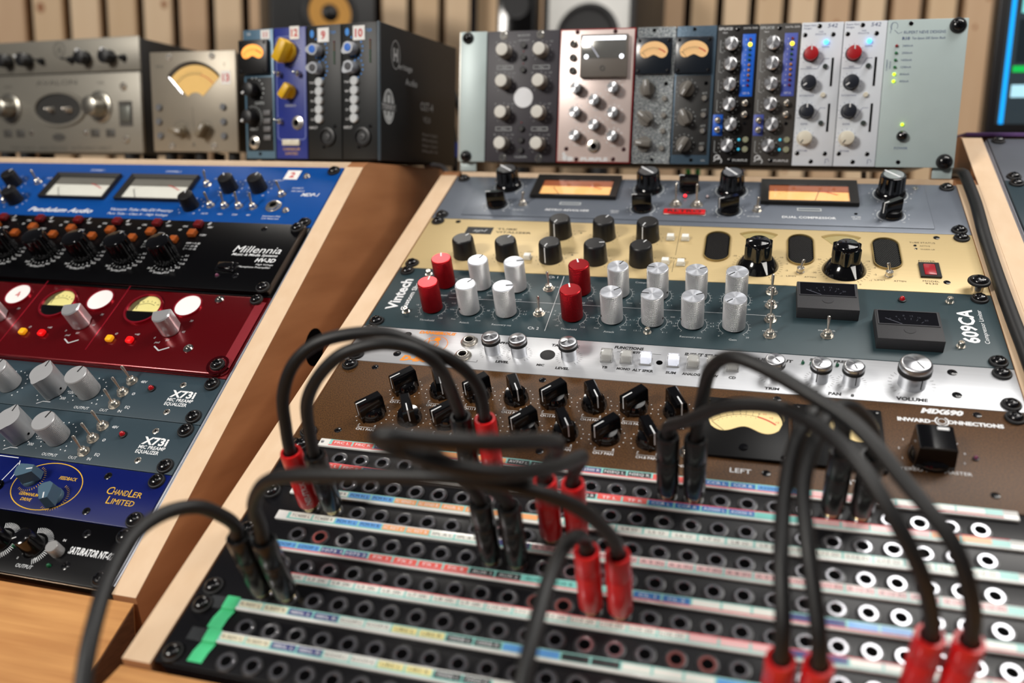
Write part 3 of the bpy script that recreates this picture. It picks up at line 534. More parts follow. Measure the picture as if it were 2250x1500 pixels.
small_screw(U, 436.5, 20.4, 0, 1.3, blackscrew); small_screw(U, 436.7, 25.6, 0, 1.3, chrome)
for u, v in ((454.6, 6.6), (454, 74), (29.4, 5.6)): small_screw(U, u, v, 0, 2.6)
for u, v, s_ in ((153.5, 15.5, 'PROCESS'), (152.5, 53.5, 'INTENSITY'), (113, 54.5, 'COMP')):
    U.t(brown_ink, s_, u, v, 1.3); U.I(black_ink).disc(u - .5, 88.9 - v - 3.4, .9, .09)
U.done()

# ---- twin compressor limiter, slate green
slate = mat('slate_green_paint', (45, 64, 70), 0.42, 0.05, spec=.4, var=0.08, bump=.03, bscale=900)
U = Unit('compressor_limiter', 'slate green rack unit with tall red and silver knurled knobs', 'rack unit', CEN, 0, 177.8, 482.6, 88.9)
faceplate(U, slate); rack_screws(U)
cols = [(51, 'r', (-5, -18)), (83.5, 's', (30, 18)), (115, 's', (80, 75)), (170, 'r', (-18, -20)), (202, 's', (50, 25)), (233.8, 's', (-88, -80)), (264.4, 's', (62, 62)), (295.4, 's', (-135, -135))]
for u, c, (al_, au_) in cols:
    for v, a in ((60.2, al_), (24.0, au_)):
        knob(U, 'knurl_red' if c == 'r' else 'knurl_al', u, v, a)
        U.I(grey_ink).arc(u, 88.9 - v, 11.2, -140, 140, .25); U.I(grey_ink).ticks(u, 88.9 - v, 11.2, 13, 17, -140, 140, .25)
for u, lo, hi, nm in ((51, '+4', '+20', 'Threshold'), (83.5, 'Fast', 'Slow', 'Attack'), (115, '', '', 'Recovery ms'), (170, '-20', '+12', 'Threshold'), (202, 'Fast', 'Slow', 'Attack'), (233.8, '1.5 : 1', '6 : 1', 'Ratio'), (264.4, '', '', 'Recovery ms'), (295.4, '0', '20', 'Gain')):
    for v in (60.2, 24.0):
        U.t(grey_ink, lo, u - 10.4, v + 12.2, 1.7) if lo else None; U.t(grey_ink, hi, u + 10.6, v + 12.2, 1.7) if hi else None
        if nm != 'Ratio': U.t(grey_ink, nm, u, v + 16.0, 2.2)
for u, v, s_ in ((36, 56, '+8'), (66.5, 50.5, '+12'), (68, 59.5, '+16'), (99, 58, '50'), (130, 56, 'a 1'), (130.5, 60, 'a 2'), (154.5, 53, '0'), (154.5, 58, '-4'), (156.5, 65, '-10'), (186, 59, '+10'), (217.5, 59, '3 : 1'), (215.5, 66, '2 : 1'), (250, 60, '5 : 1'), (251, 63.5, '10'), (248.6, 52, '400'), (247, 58, '100'), (279, 57, 'a 1'), (279.5, 61, 'a 2')): U.t(grey_ink, s_, u, v, 1.7)
for u, v, s_ in ((105, 6, 'Limiter'), (222, 6, 'Compressor')): U.t(grey_ink, s_, u, v, 2.4)
U.t(white_ink, 'Vintech', 14.0, 41.5, 9.6, w=46, rot=90, bold=.03); U.t(white_ink, 'Custom Shop', 25.0, 41.8, 4.4, w=46, rot=90, bold=.02)
U.t(white_ink, '609CA', 460.6, 41.5, 10.4, w=41, rot=90, bold=.03); U.t(white_ink, 'Compressor Limiter', 470.6, 41.5, 3.2, w=41, rot=90)
U.t(white_ink, 'Ch 1', 142.6, 4.4, 3.3); U.t(white_ink, 'Ch 2', 141.8, 77.8, 3.3)
U.I(white_ink).line(151.6, 86.6, 151.6, 8.5, .4, .08); U.I(white_ink).line(60, 46, 330, 46, .35, .08)
for u, v, ln in ((142.6, 22.8, (-.1, .3)), (142.2, 58.6, (-.05, .3)), (322.7, 11.2, (0, .25)), (322.5, 29.6, (0, .3)), (322.2, 48.2, (0, .3)), (322, 68, (0, .4)), (362.7, 64, (0, .35))): toggle(U, u, v, ln, 12)
for u, v, s_ in ((150.5 - 3, 55, 'off in'), (150.5 - 3, 19, 'off in'), (322.5, 6, 'bypass'), (322.4, 24, 'compress'), (322, 43, 'bypass'), (322, 62.4, 'compress'), (362.7, 57.5, 'stereo link')): U.t(grey_ink, s_, u, v, 2.0)
led(U, 418.8, 13, mat('red_lamp', (170, 16, 26), .18, coat=.4, emit=(200, 10, 20), estr=.08), 2.0)
for u, v in ((30.4, 9.6), (29.4, 66.8), (231.5, 74), (452.3, 12), (452.4, 67)): cap_bolt(U, u, v, 0, 2.2, 4.4)
boxm = mat('black_sandblasted_plastic', (44, 44, 47), 0.6, bump=.35, bscale=1500); smoke = mat('smoked_scale', (26, 26, 29), .5)
for u0, v0 in ((341.0, 8.0), (395.4, 40.2)):
    o = U.mesh('meter', boxm, lambda q: q.box(-22.3, -17.8, 0, 22.3, 17.8, 10, .6), u0 + 22.3, v0 + 17.8)
    U.mesh('scale_face', smoke, lambda q: q.box(-20, -.5, 9.9, 20, 15.8, 10.15), parent=o)
    U.mesh('window_frame', mat('dark_frame', (58, 58, 62), .4), lambda q: q.frame(-20.8, -1.2, 20.8, 16.6, .9, .9, 9.8, 10.5), parent=o)
    def marks(q):
        for i, s_ in enumerate(('0', '4', '8', '12', '16', '20')):
            a = -44 + 88 * i / 5; q.ticks(0, -6.5, 12.5, 14.8, 1, a, a, .45, 10.25); r = math.radians(a); text(q, s_, 17 * math.sin(r) * 1.03, -6.5 + 17.4 * math.cos(r), 1.9, z=10.25)
    U.mesh('scale_marks', grey_ink, marks, parent=o)
    U.mesh('needle', white_ink, lambda q: q.line(-4.5, .3, -15.5, 6.6, .6, 10.35), parent=o)
    U.mesh('zero_cover', boxm, lambda q: q.lathe([(4, 0), (4, .25), (0, .3)], 20, 0, -6.5, 10), parent=o)
    U.mesh('meter_glass', glass_d, lambda q: q.box(-20, -.4, 10.42, 20, 15.8, 10.5), parent=o)
U.done()

# ---- summing box, brushed aluminium
alu = mat('brushed_aluminium_panel', (208, 210, 214), 0.42, 0.6, var=0.1, scale=16, stretch=(1.2, 90, 90), bump=.04, bscale=40)
U = Unit('monitor_controller', 'thin brushed aluminium rack unit with orange logo and square push buttons', 'rack unit', CEN, 0, 266.7, 482.6, 44.45)
faceplate(U, alu); rack_screws(U)
U.t(orange_ink, 'DANGEROUS', 66, 3.6, 3.2, w=31, bold=.05, shear=.2); U.t(orange_ink, 'D-BOX', 63, 37.2, 6.0, w=33, bold=.06, shear=.25)
q = U.I(orange_ink); q.arc(68.4, 44.45 - 18, 10.2, 0, 360, .6); q.disc(68.5, 44.45 - 11.5, 2.6, .09); q.disc(74.5, 44.45 - 26.5, 2.4, .09); q.arc(66, 44.45 - 18, 5, -60, 160, .8); q.line(61.5, 44.45 - 10, 63.5, 44.45 - 25, .7, .09); q.arc(73, 44.45 - 19, 5, 150, 330, .7)
for v in (12, 30): jack_socket(U, 95.2, v, 5.4)
for u, v, a in ((117, 22, -130), (138.4, 22.3, -130), (177.2, 22, -130), (325.3, 26, 140), (356, 26.4, -155), (376.8, 27, 160)):
    knob(U, 'banded', u, v, a); U.I(black_ink).ticks(u, 44.45 - v, 8.2, 10.2, 21, -140, 140, .22)
knob(U, 'volume', 415.5, 24.0, 150); U.I(black_ink).ticks(415.5, 44.45 - 24, 12.8, 15.2, 21, -140, 140, .25)
U.mesh('talk_microphone', mat('black_mic_mesh', (26, 26, 28), .5, bump=.6, bscale=1800), lambda q: q.lathe([(5.8, 0), (5.8, .3), (5.2, .6), (0, .7)], 28), 160.4, 21)
for i, u in enumerate((205.7, 220.4, 234.6, 254.8, 269, 283, 296.9)):
    o = square_button(U, u, 20.6, mat('button_guard', (150, 150, 150), .25), 9.4, 8.8, 1.0); U.p('clear_cap', shared('clear_cap', clear_pl, lambda q: q.box(-4.4, -4.2, .8, 4.4, 4.2, 7.4, .7)), parent=o)
    U.p('button_core', shared('button_core', milk if i != 3 and i != 2 else mat('lit_button', (250, 250, 255), .4, emit=(235, 240, 255), estr=.7), lambda q: q.box(-3.3, -3.1, .9, 3.3, 3.1, 6.4, .6)), parent=o)
small_screw(U, 244.7, 20.6, 0, 2.4, darkhole)
B = dict(bold=.045, shear=.12)
for s_, u, v, h, w_ in (('LEVEL', 127.6, 33.2, 2.5, 10.5), ('MIC', 157.5, 33.4, 2.2, 6), ('LEVEL', 174.6, 35.4, 2.5, 10.5), ('HEADPHONE', 122, 10.2, 2.6, 26), ('TALKBACK', 172, 8.6, 2.8, 22), ('FUNCTIONS', 220.4, 5.9, 3.0, 22), ('SETUP', 227.5, 10.6, 2.4, 11), ('TB', 205.6, 30.4, 2.5, 4.2), ('MONO', 219.6, 30.7, 2.5, 10), ('ALT SPKR', 233.6, 31, 2.5, 15.4), ('SUM', 254.0, 31, 2.5, 7.6), ('ANALOG', 268.4, 31, 2.5, 13), ('DAW', 283.6, 31.1, 2.5, 8), ('CD', 297.2, 31.4, 2.5, 5), ('INPUT SELECT', 277, 8.2, 3.0, 30), ('SUM INPUT', 325.2, 8.3, 3.0, 27), ('TRIM', 324.5, 40.0, 2.5, 10), ('SIGNAL PRESENT', 367, 4.6, 2.6, 34), ('7', 353.6, 40.0, 2.8, 2.2), ('PAN', 365.5, 40.2, 2.9, 8.6), ('8', 376.8, 40.6, 2.8, 2.4), ('VOLUME', 414.4, 39.8, 3.4, 20), ('1', 345.2, 6.6, 1.9, 1.2), ('5', 368.4, 6.8, 1.9, 1.6), ('8', 386, 6.8, 1.9, 1.6)):
    U.t(black_ink, s_, u, v, h, w=w_, **B)
q = U.I(black_ink); q.line(212, 33.4, 245, 33.4, .3, .09); q.line(98, 8.6, 108, 8.6, .3, .09); q.line(108, 8.6, 108, 11, .3, .09)
for i in range(8): led(U, 345.2 + 5.8 * i, 9.8, mat('green_lamp_off', (30, 90, 66), .3), 1.2, 0, False)
for u, v in ((41.8, 8), (41.8, 33), (442.8, 8.2), (442.6, 32)): small_screw(U, u, v, 0, 3.2)
U.done()

# ---- mixer, speckled brown
brown = mat('speckled_brown_paint', (100, 66, 32), 0.48, 0.1, spec=.35, rgb2=(52, 33, 16), scale=1100, contrast=.35, bump=.12, bscale=1100)
U = Unit('summing_mixer', 'speckled brown rack mixer with sixteen black pan knobs and two cream needle meters', 'rack unit', CEN, 0, 311.15, 482.6, 88.9)
faceplate(U, brown); rack_screws(U)
for i in range(8):
    for v, u0, ch in ((58.6, 48.9, 1), (28.0, 63.4, 9)):
        u = u0 + 28.35 * i; a = -138 if i % 2 == 0 else 152
        knob(U, 'pan', u, v, a); U.I(white_ink).dots(u, 88.9 - v, 12.2, 15, -150, 150, .42)
        U.t(white_ink, 'L', u - 6.2, v + 11.6, 1.9); U.t(white_ink, 'R', u + 6.2, v + 11.6, 1.9); U.t(white_ink, f'CH.{ch + i} PAN', u - .2, v + 15.4, 2.1, w=13.6, bold=.01); U.I(white_ink).line(u - 7, 88.9 - v - 13.4, u + 7, 88.9 - v - 13.4, .25, .08)
cream = mat('cream_scale', (236, 212, 152), 0.55, emit=(236, 200, 130), estr=.12)
def kidney_poly(a, b, c, d, s_, n=22):
    top = [(a * math.cos(t), b * math.sin(t)) for t in [math.pi * i / n for i in range(n + 1)]]
    bot = [(-a + 2 * a * i / n, -c * math.sqrt(max(0, 1 - (abs(-1 + 2 * i / n)) ** 3)) + d * math.exp(-((-a + 2 * a * i / n) / s_) ** 2)) for i in range(1, n)]
    return top + bot
def kidney_meter(U, u, v, W, H, fw, face, needle=-48, w=0, plate=None, nums=True, dome=True, scr=True, h=3.0, ky=1.0):
    """square black meter with a kidney shaped window"""
    o = U.p('meter', shared(f'kmeter|{W}{H}', plate or blackgloss, lambda q: q.box(-W / 2, -H / 2, 0, W / 2, H / 2, h, 1.0)), u, v, w)
    a = fw / 2; fy = H * .10
    P = kidney_poly(a, a * .64 * ky, a * .44 * ky, a * .27 * ky, a * .42)
    U.mesh('scale_face', face, lambda q: q.prism([(x, y + fy) for x, y in P], h - .1, h + .25), parent=o)
    if dome: U.mesh('glass_rim', glass_d, lambda q: q.add([(x * 1.02, y * 1.02 + fy, h) for x, y in P[:23]] + [(x * 1.05, y * 1.14 + fy + .6, h + 3.4) for x, y in P[:23]], [(i, i + 1, 24 + i, 23 + i) for i in range(22)]), parent=o)
    mb = MB(); mr = MB(); cy = fy - a * .98; R = a * 1.24; z = h + .34
    mb.arc(0, cy, R, -44, 16, .3, z); mr.arc(0, cy, R, 16, 42, 1.1, z)
    for i, s_ in enumerate(('20', '10', '7', '5', '3', '2', '1', '0')):
        an = (-44, -32, -23, -15, -6, 1, 9, 16)[i]; mb.ticks(0, cy, R, R + 1.6, 1, an, an, .25, z)
        if nums: r = math.radians(an); text(mb, s_, (R + 3.0) * math.sin(r), cy + (R + 3.0) * math.cos(r), 1.7, z=z)
    mb.dots(0, cy, R - 1.6, 9, -38, 14, .28, z)
    if nums: text(mb, 'VU', -a * .38, fy + a * .6, 2.0, z=z); text(mr, 'VU', a * .45, fy + a * .5, 2.0, z=z); [text(mr, s_, x_, y_, 1.7, z=z) for s_, x_, y_ in (('+1', a * .52, fy + a * .34), ('+2', a * .7, fy + a * .22), ('+3', a * .86, fy + a * .05))]
    link('scale_marks', mb.mesh('scale_marks', black_ink), o); link('red_scale', mr.mesh('red_scale', red_ink), o)
    r = math.radians(needle); link('needle', MB().line(math.sin(r) * R * .62, cy + math.cos(r) * R * .62, math.sin(r) * (R + .4), cy + math.cos(r) * (R + .4), .32, z + .12).mesh('needle', black_ink), o)
    if scr:
        for sx in (-1, 1):
            for sy in (-1, 1): link('meter_screw', shared('meter_screw', blackscrew, lambda q: q.lathe([(1.7, 0), (1.6, .6), (0, .8)], 12)), o, (sx * (W / 2 - 3.2), sy * (H / 2 - 3.2), h))
    return o
for u in (307.5, 365.5):
    o = kidney_meter(U, u, 40.0, 55.5, 56, 47.5, cream, -46, plate=mat('black_meter_face', (9, 9, 10), .4, spec=.18), ky=1.24); link('zero_screw', shared('zero_screw', blackgloss, lambda q: q.lathe([(3.0, 0), (2.8, .8), (0, 1.0)], 18)), o, (0, -19, 3.0))
U.t(white_ink, 'LEFT', 306.5, 77, 3.8, w=13, bold=.01); U.t(white_ink, 'RIGHT', 367.5, 77, 3.8, w=16, bold=.01)
U.t(white_ink, 'MIX690', 431, 5.6, 4.4, w=26, bold=.06, shear=.3); U.t(white_ink, 'INWARD', 413.2, 15.6, 3.2, w=20, bold=.05); U.t(white_ink, 'ONNECTIONS', 449.5, 15.0, 3.2, w=33, bold=.05)
q = U.I(white_ink); q.arc(430, 88.9 - 14.8, 4.0, 30, 330, .9, .09); q.arc(430, 88.9 - 14.8, 2.4, 0, 360, .5, .09); q.line(423.5, 88.9 - 15.2, 426, 88.9 - 15, .7, .09)
knob(U, 'bus', 420.0, 48.5, 0); U.t(white_ink, 'STEREO BUSS MASTER', 420, 60.6, 2.6, w=42)
for i, s_ in enumerate('0123456789'):
    a = math.radians(-140 + 28 * i); U.t(white_ink, s_, 420.5 + 19 * math.sin(a), 45.0 - 18 * math.cos(a), 1.8)
for u, v in ((452, 6), (451, 76), (322, 77), (163, 6), (177, 78), (30, 6.5), (29.4, 77.4), (328, 6)): small_screw(U, u, v, 0, 2.7)
led(U, 445, 46.6, mat('dim_lamp', (120, 60, 90), .3), 1.3, 0)
toggle(U, 272, 66, (0, .3), 9, chrome); U.t(white_ink, 'INSERT', 272, 78, 2.0)
U.done()

# ------------------------------------------------------------------ patch bays
bay_black = mat('black_bay_paint', (13, 13, 17), 0.36, 0.05, bump=.03, bscale=700, spec=.38)
strip_white = mat('white_strip_holder', (232, 232, 228), 0.3, coat=.8)
LC = {'r': (226, 92, 84), 'n': (70, 74, 128), 'k': (40, 44, 46), 'b': (96, 160, 226), 'o': (240, 166, 108), 'w': (238, 238, 230), 'c': (232, 224, 196), 'y': (240, 228, 160), 'd': (44, 110, 180), 't': (122, 205, 196), 'p': (236, 190, 190)}
lab_m = {k: mat('label_' + k, c, 0.5, var=.03, coat=.8) for k, c in LC.items()}
teal_band = mat('teal_paper', (140, 208, 200), .5, coat=.8); red_band = mat('red_paper_edge', (232, 96, 104), .5); green_tape = mat('green_tape', (72, 206, 138), .6, var=.06); clear_tape = mat('clear_tape', (60, 62, 64), .12, coat=.3)
jack_ring = mat('jack_collar_plastic', (48, 48, 50), 0.35, coat=.2); jack_nut = mat('jack_nut_nickel', (190, 190, 196), 0.2, .92); jack_red = mat('jack_nut_reddish', (190, 120, 116), 0.25, .8)
def fill(seq, n=26, d=('w', '')):
    out = list(seq)[:n]; return out + [d] * (n - len(out))
def many(c, names): return [(c, x) for x in names]
R_ = {
 1: many('r', ['FRC L', 'FRC R']) + many('n', ['O/SAT L', 'O/SAT R']) + [('o', '')] * 2 + many('o', ['', 'R']) + many('k', ['AV747 L', 'AV747 R']) + many('n', ['A2500 L', 'A2500 R']) + many('k', ['NSEQ L', 'NSEQ R']) + many('r', ['TF L', 'TF R']) + many('d', ['CCR L', 'CCR R']) + many('b', ['A2500 L', 'A2500 R']) + [('p', '')] * 2 + [('w', '')] * 4,
 2: many('r', ['FRC L', 'FRC R']) + many('n', ['O/SAT L', 'O/SAT R']) + [('o', '')] * 4 + many('k', ['AV747 L', 'AV747 R', 'NSEQ L', 'NSEQ R']) + many('r', ['TF L', 'TF R']) + many('d', ['CCR L', 'CCR R', 'A2500 L', 'A2500 R']) + [('t', '')] * 2 + [('p', '')] * 4 + [('o', '')] * 2,
 3: many('w', ['TC4000 L', 'TC4000 R']) + many('b', ['PCM 91 L', 'PCM 91 R']) + many('o', ['IC SEND L', 'IC SEND R', 'PGR L', 'PGR R', '', '']) + [('w', f'L{i} O') for i in range(1, 17)],
 4: many('w', ['TC4000 L', 'TC4000 R']) + many('b', ['PCM 91 L', 'PCM 91 R']) + many('o', ['IC RET L', 'IC RET R']) + many('w', ['SPL A L', 'SPL A R']) + many('n', ['', '']) + [('p', f'A {i} IN') for i in range(1, 17)],
 5: many('b', ['LOOP 1', 'LOOP 2']) + many('n', ['1073 1', '1073 2']) + many('r', ['FX 1', 'FX 2', 'FX 3', 'FX 4']) + many('k', ['AUX 1', 'AUX 2']) + many('t', ['AUX 7', 'AUX 8', '', '']) + many('d', ['CL 1', 'CL 2']) + [('w', '')] * 3 + [('n', '')] * 2 + [('b', '')] * 3,
 6: [('w', f'L{i} 2K') for i in range(1, 17)] + [('p', '')] * 3 + [('n', '')] * 2 + [('w', '')] * 5,
 7: many('c', ['R.REV L', 'R.REV R']) + many('n', ['480L L', '480L R']) + many('w', ['ROOM L', 'ROOM R']) + many('y', ['URS L', 'URS R']) + many('k', ['VERB L', 'VERB R']) + many('b', ['', '']) + many('k', ['', '']) + [('w', '')] * 3 + [('b', '')] * 3 + [('w', '')] * 6,
 8: many('c', ['R.REV L', 'R.REV R']) + many('n', ['480L L', '480L R']) + many('w', ['ROOM L', 'ROOM R']) + many('y', ['URS L', 'URS R']) + many('k', ['VERB L', 'VERB R']) + [('w', '')] * 4 + [('b', '')] * 4 + [('t', '')] * 8,
}
JU = [42.4 + 15.84 * k for k in range(26)]; JV = (16.2, 37.7)
def jack_body(q): q.lathe([(6.2, 0), (6.2, .5), (5.9, .9), (5.0, 1.1), (0, 1.1)], 26)
def jack_bush(q): q.lathe([(4.8, 1.0), (4.8, 1.45), (4.65, 1.6), (3.35, 1.6), (3.1, 1.3), (3.1, 1.15), (0, 1.15)], 26)
def jack_hole(q): q.lathe([(3.1, 1.1), (3.1, 1.35), (0, 1.4)], 20)
bays = ['black patch bay directly under the brown mixer', 'black patch bay with blue and orange labels, second below the brown mixer',
        'black patch bay with a row of plain white labels, third below the brown mixer', 'lowest black patch bay, green tape at the left end of its label strips']
for b in range(4):
    U = Unit('patch_bay', bays[b], 'patch bay', CEN, 0, 400.05 + 44.45 * b, 482.6, 44.45, 'patch bays at the foot of the middle console')
    faceplate(U, bay_black)
    if b == 3: U.mesh('chassis_front', bay_black, lambda q: q.box(4, 0, -13, 478, 2.2, -3, .4), 0, 44.45)
    rack_screws(U)
    for rr in range(2):
        row = R_[b * 2 + rr + 1]; sv = (2.9, 24.6)[rr]; sx0 = 22.0 if b < 3 else 29.5
        st = U.mesh('label_strip', strip_white, lambda q: q.box(sx0, -3.6, 0, 460, 3.4, 2.0, .5), 0, sv)
        up = (b * 2 + rr) % 2 == 0
        U.mesh('paper_band', teal_band, lambda q: q.box(29.8, -2.0 if up else -2.6, 1.98, 452, 3.0 if up else 2.4, 2.1), parent=st)
        if b in (0, 2): U.mesh('red_band', red_band, lambda q: q.box(29.8, -2.7 if rr == 0 else 2.3, 2.0, 452, -1.9 if rr == 0 else 3.0, 2.16), parent=st)
        lm, dm = MB(), MB()
        for k, (c, s_) in enumerate(fill(row)):
            x = JU[k] - 3.2
            U.p('label', shared('label', lab_m[c], lambda q: q.box(-7.3, -1.95, 2.05, 7.3, 1.95, 2.22)), x, -.3, 0, parent=st)
            if s_: text(lm if c in 'rnkbdo' and c != 'b' else dm, s_, x, .3, 2.1, w=min(12.6, 2.1 * len(s_) + .6), z=2.27)
        for mb, mm in ((lm, white_ink), (dm, black_ink)):
            if mb.f: tag(link('label_lettering', mb.mesh('label_lettering', mm), st), kind='stuff')
        for k in range(26):
            nm = jack_red if (b * 2 + rr, k) in ((3, 1), (5, 15), (5, 16), (4, 11), (4, 10)) else jack_nut
            o = U.p('jack', shared('jack', jack_ring, jack_body), JU[k], JV[rr]); U.p('bushing', shared('bushing', nm, jack_bush), parent=o); U.p('jack_hole', shared('jack_hole', darkhole, jack_hole), parent=o)
        if b == 3:
            U.mesh('tape', green_tape, lambda q: (q.box(-4.6, -4.6, 0, 4.6, 4.4, 2.5, 1.0), q.add([(-4.8, -4, .6), (4.4, -4, .6), (2.6, -10, .4), (-6.8, -10, .4), (2.0, -16.5, .4), (-7.2, -16.5, .4)], [(0, 3, 2, 1), (3, 5, 4, 2)])), 26.5, sv)
            U.mesh('clear_tape', clear_tape, lambda q: q.box(-6, -4, 0, 4, 4, .4, .1), 17, sv)
    if b < 3: 
        for rr in (0,): U.mesh('strip_rivet', steel, lambda q: q.lathe([(1.3, 0), (1.2, .4), (0, .5)], 12), 24.6, (2.9, 24.6)[rr], 2.0)
    U.done()

# ================================================================== module rack standing above the console
pale = mat('pale_grey_green_paint', (186, 202, 202), 0.42, 0.1, var=.04)
pale_al = mat('pale_aluminium_edge', (214, 214, 206), 0.4, .4)
U = Unit('module_rack', 'pale grey steel frame of the ten-slot module rack with a power button', 'rack frame', R10, 0, 0, 482.6, 132.5)
U.mesh('ear_plate', pale, lambda q: q.box(0, 0, -2.5, 29.4, 132.5, 0, .6), 0, 132.5); U.mesh('edge_strip', pale_al, lambda q: q.box(-.4, .4, -6, 1.6, 132.1, .2, .4), 0, 132.5)
U.mesh('power_panel', pale, lambda q: q.box(415.0, 0, -2.5, 482.6, 132.5, 0, .6), 0, 132.5)
U.mesh('chassis', mat('dark_steel_case', (46, 48, 50), .5, .3), lambda q: q.box(24, 1, -112, 462, 131.5, -3.6, 1), 0, 132.5)
for u0, u1 in ((.6, 18.5), (465.8, 482.6)): U.mesh('bracket', pale, lambda q: (q.box(u0, -9.6, -9, u1, 0, -6, .4), q.box(u0, 0, -9, u1, 130, -2.6, .4)), 0, 132.5)
for u in (8.75, 473.85):
    for v in (6.35, 127): rack_screw(U, u, v, 0, 1.12 if u > 100 else .95)
U.t(blue_ink, 'RUPERT NEVE DESIGNS', 446.8, 11.3, 2.6, w=35); U.t(blue_ink, 'R10', 431.5, 16.6, 2.5, w=6.4, bold=.03); U.t(blue_ink, 'Ten Space 500 Series Rack', 450.5, 16.6, 2.1, w=28, shear=.2)
q = U.I(blue_ink); q.arc(420.5, 132.5 - 5.6, 3.0, -150, 130, .35, .09, sy=1.1); q.line(418.8, 130, 417.6, 120.5, .35, .09); q.line(421, 123.5, 424.5, 120.2, .35, .09); q.line(424.5, 120.2, 428, 121.6, .3, .09)
lamps = [('red_lamp_dim', (150, 20, 26), None), ('green_dim', (36, 120, 70), None), ('green_dim', (36, 120, 70), None), ('green_dim', (36, 120, 70), None), ('lime_lit', (190, 230, 40), (200, 255, 30)), ('lime_lit', (190, 230, 40), (200, 255, 30))]
for i, (n, c, e) in enumerate(lamps):
    v = 23.1 + 6.3 * i; led(U, 424, v, mat(n, c, .3, emit=e, estr=1.6) if e else mat(n, c, .3), 1.35, 0, False); U.t(blue_ink, ('2400mA', '2000mA', '1600mA', '1200mA', '800mA', '400mA')[i], 429, v, 1.9, w=9 if i < 4 else 8, al='L')
U.t(blue_ink, 'CURRENT', 414.5 + 2.6, 40, 1.6, rot=90); U.t(blue_ink, 'DRAW', 414.5 + 5.4, 40, 1.6, rot=90)
led(U, 435, 93.6, MATS['lime_lit'], 1.4, 0, False)
o = pushbutton(U, 435.6, 104.2, blackgloss, 4.9, 3.4); U.p('button_dome', shared('button_dome', blackgloss, lambda q: q.lathe([(4.6, 3.2), (4.2, 4.6), (2.8, 5.8), (0, 6.3)], 24)), parent=o)
U.t(blue_ink, 'POWER', 435.8, 115, 2.3, w=11.5)
for v in (3.6, 127.8): small_screw(U, 434.6, v, 0, 2.0)
U.done()

def module(name, label, pl, u0, n, m, group=None, v0=0.3, H=131.9, pitch=38.45, cat='audio module'):
    U = Unit(name, label, cat, pl, u0, v0, pitch * n, H, group); U.mesh('faceplate', m, lambda q: q.box(.25, 0, -2.5, U.W - .25, U.H, 0, .4), 0, U.H); return U
# 1: charcoal eight-knob equaliser (two slots)
ch_m = mat('charcoal_violet_paint', (58, 55, 62), .5, var=.06)
U = module('equalizer_module', 'charcoal double-width module with eight cream-capped knobs and white disc', R10, 29.9, 2, ch_m)
for i, v in enumerate((20.5, 51.2, 82.2, 113.4)):
    for u, a in ((19.6, (-40, 130, 40, -140)[i]), (58.4, (150, -35, 30, 45)[i])):
        knob(U, 'collet', u, v, a); U.I(grey_ink).dots(u, U.H - v, 10.2, 11, -140, 140, .4); 
        for k in (-1, 1): U.t(grey_ink, '20' if k < 0 else '+15', u + 9.5 * k, v - 9.5, 1.5)
for u in (19.6, 58.4):
    for v in (36.2, 98): U.mesh('outline', grey_ink, lambda q: q.frame(-8.6, -1.9, 8.6, 1.9, .5, .5, 0, .12), u, v); U.t(grey_ink, 'FREQ', u, v, 1.6)
for v in (14.6, 26.6, 38.9, 97.9, 109.5, 120): pushbutton(U, 39.2, v, blackplastic, 3.0, 3.2)
for v in (20.6, 32.6, 91.6): led(U, 39.2, v, mat('tiny_red_lamp', (200, 70, 70), .3), .6, 0, False)
U.mesh('round_sticker', mat('white_paper_disc', (244, 246, 250), .6, var=.01), lambda q: q.lathe([(10.2, 0), (10.2, .3), (0, .3)], 36), 40.2, 66.5)
U.t(grey_ink, 'BALANCED', 39.2, 4.6, 1.8); U.t(grey_ink, 'EQUALIZER', 39.2, 126.6, 1.8); U.t(grey_ink, 'HIGH BOOST', 39.2, 9.4, 1.4)
for u in (17.8, 56.6):
    for v in (4.2, 128): cap_bolt(U, u + (2 if v > 50 else 0), v, 0, 3.4, 1.4, chrome)
U.done()
# 2: pink-silver compressor with mirror meter (two slots)
ros = mat('rose_silver_plate', (236, 218, 212), .36, .35, var=.06); redtrim = mat('translucent_red_rim', (150, 30, 36), .3)
U = module('compressor_module', 'rose silver double-width module with a square mirror-glass meter and jack', R10, 107.0, 2, redtrim)
U.mesh('front_skin', ros, lambda q: q.box(1.4, 1.2, -.2, U.W - 1.4, U.H - 1.2, .7, .5), 0, U.H); W = .7
for u, v, a in ((20, 58.6, 175), (57.8, 58.6, -165), (39.2, 70.5, -170), (20, 82.4, 175), (58.6, 82.8, -172), (39.8, 94.8, -170), (20.6, 105.4, 175), (59, 105.8, -172)):
    knob(U, 'mini', u, v, a, w=W); U.I(white_ink).dots(u, U.H - v, 8.6, 9, -130, 130, .7, W + .08); U.t(white_ink, 'TRIM', u, v + 9, 1.9, z=W + .08)
for v in (14.6, 28, 40.6): o = cap_bolt(U, 14.2, v, W, 3.0, 4.2, chrome); U.t(white_ink, 'BYP', 5.6, v, 2.0, z=W + .08)
o = U.mesh('meter', mat('grey_meter_body', (110, 104, 98), .45), lambda q: q.box(-23.8, -20.6, 0, 23.8, 20.6, 6.0, .8), 46.4, 27.4, W)
U.mesh('mirror_face', mat('mirror_scale', (206, 206, 200), .12, .8), lambda q: q.box(-22, -2.5, 5.9, 22, 19, 6.3, .2), parent=o)
U.mesh('light_bar', mat('white_meter_lamp', (255, 255, 255), .4, emit=(240, 244, 255), estr=2.2), lambda q: q.box(-21.5, 15.0, 6.2, 21.5, 18.6, 6.6, .2), parent=o)
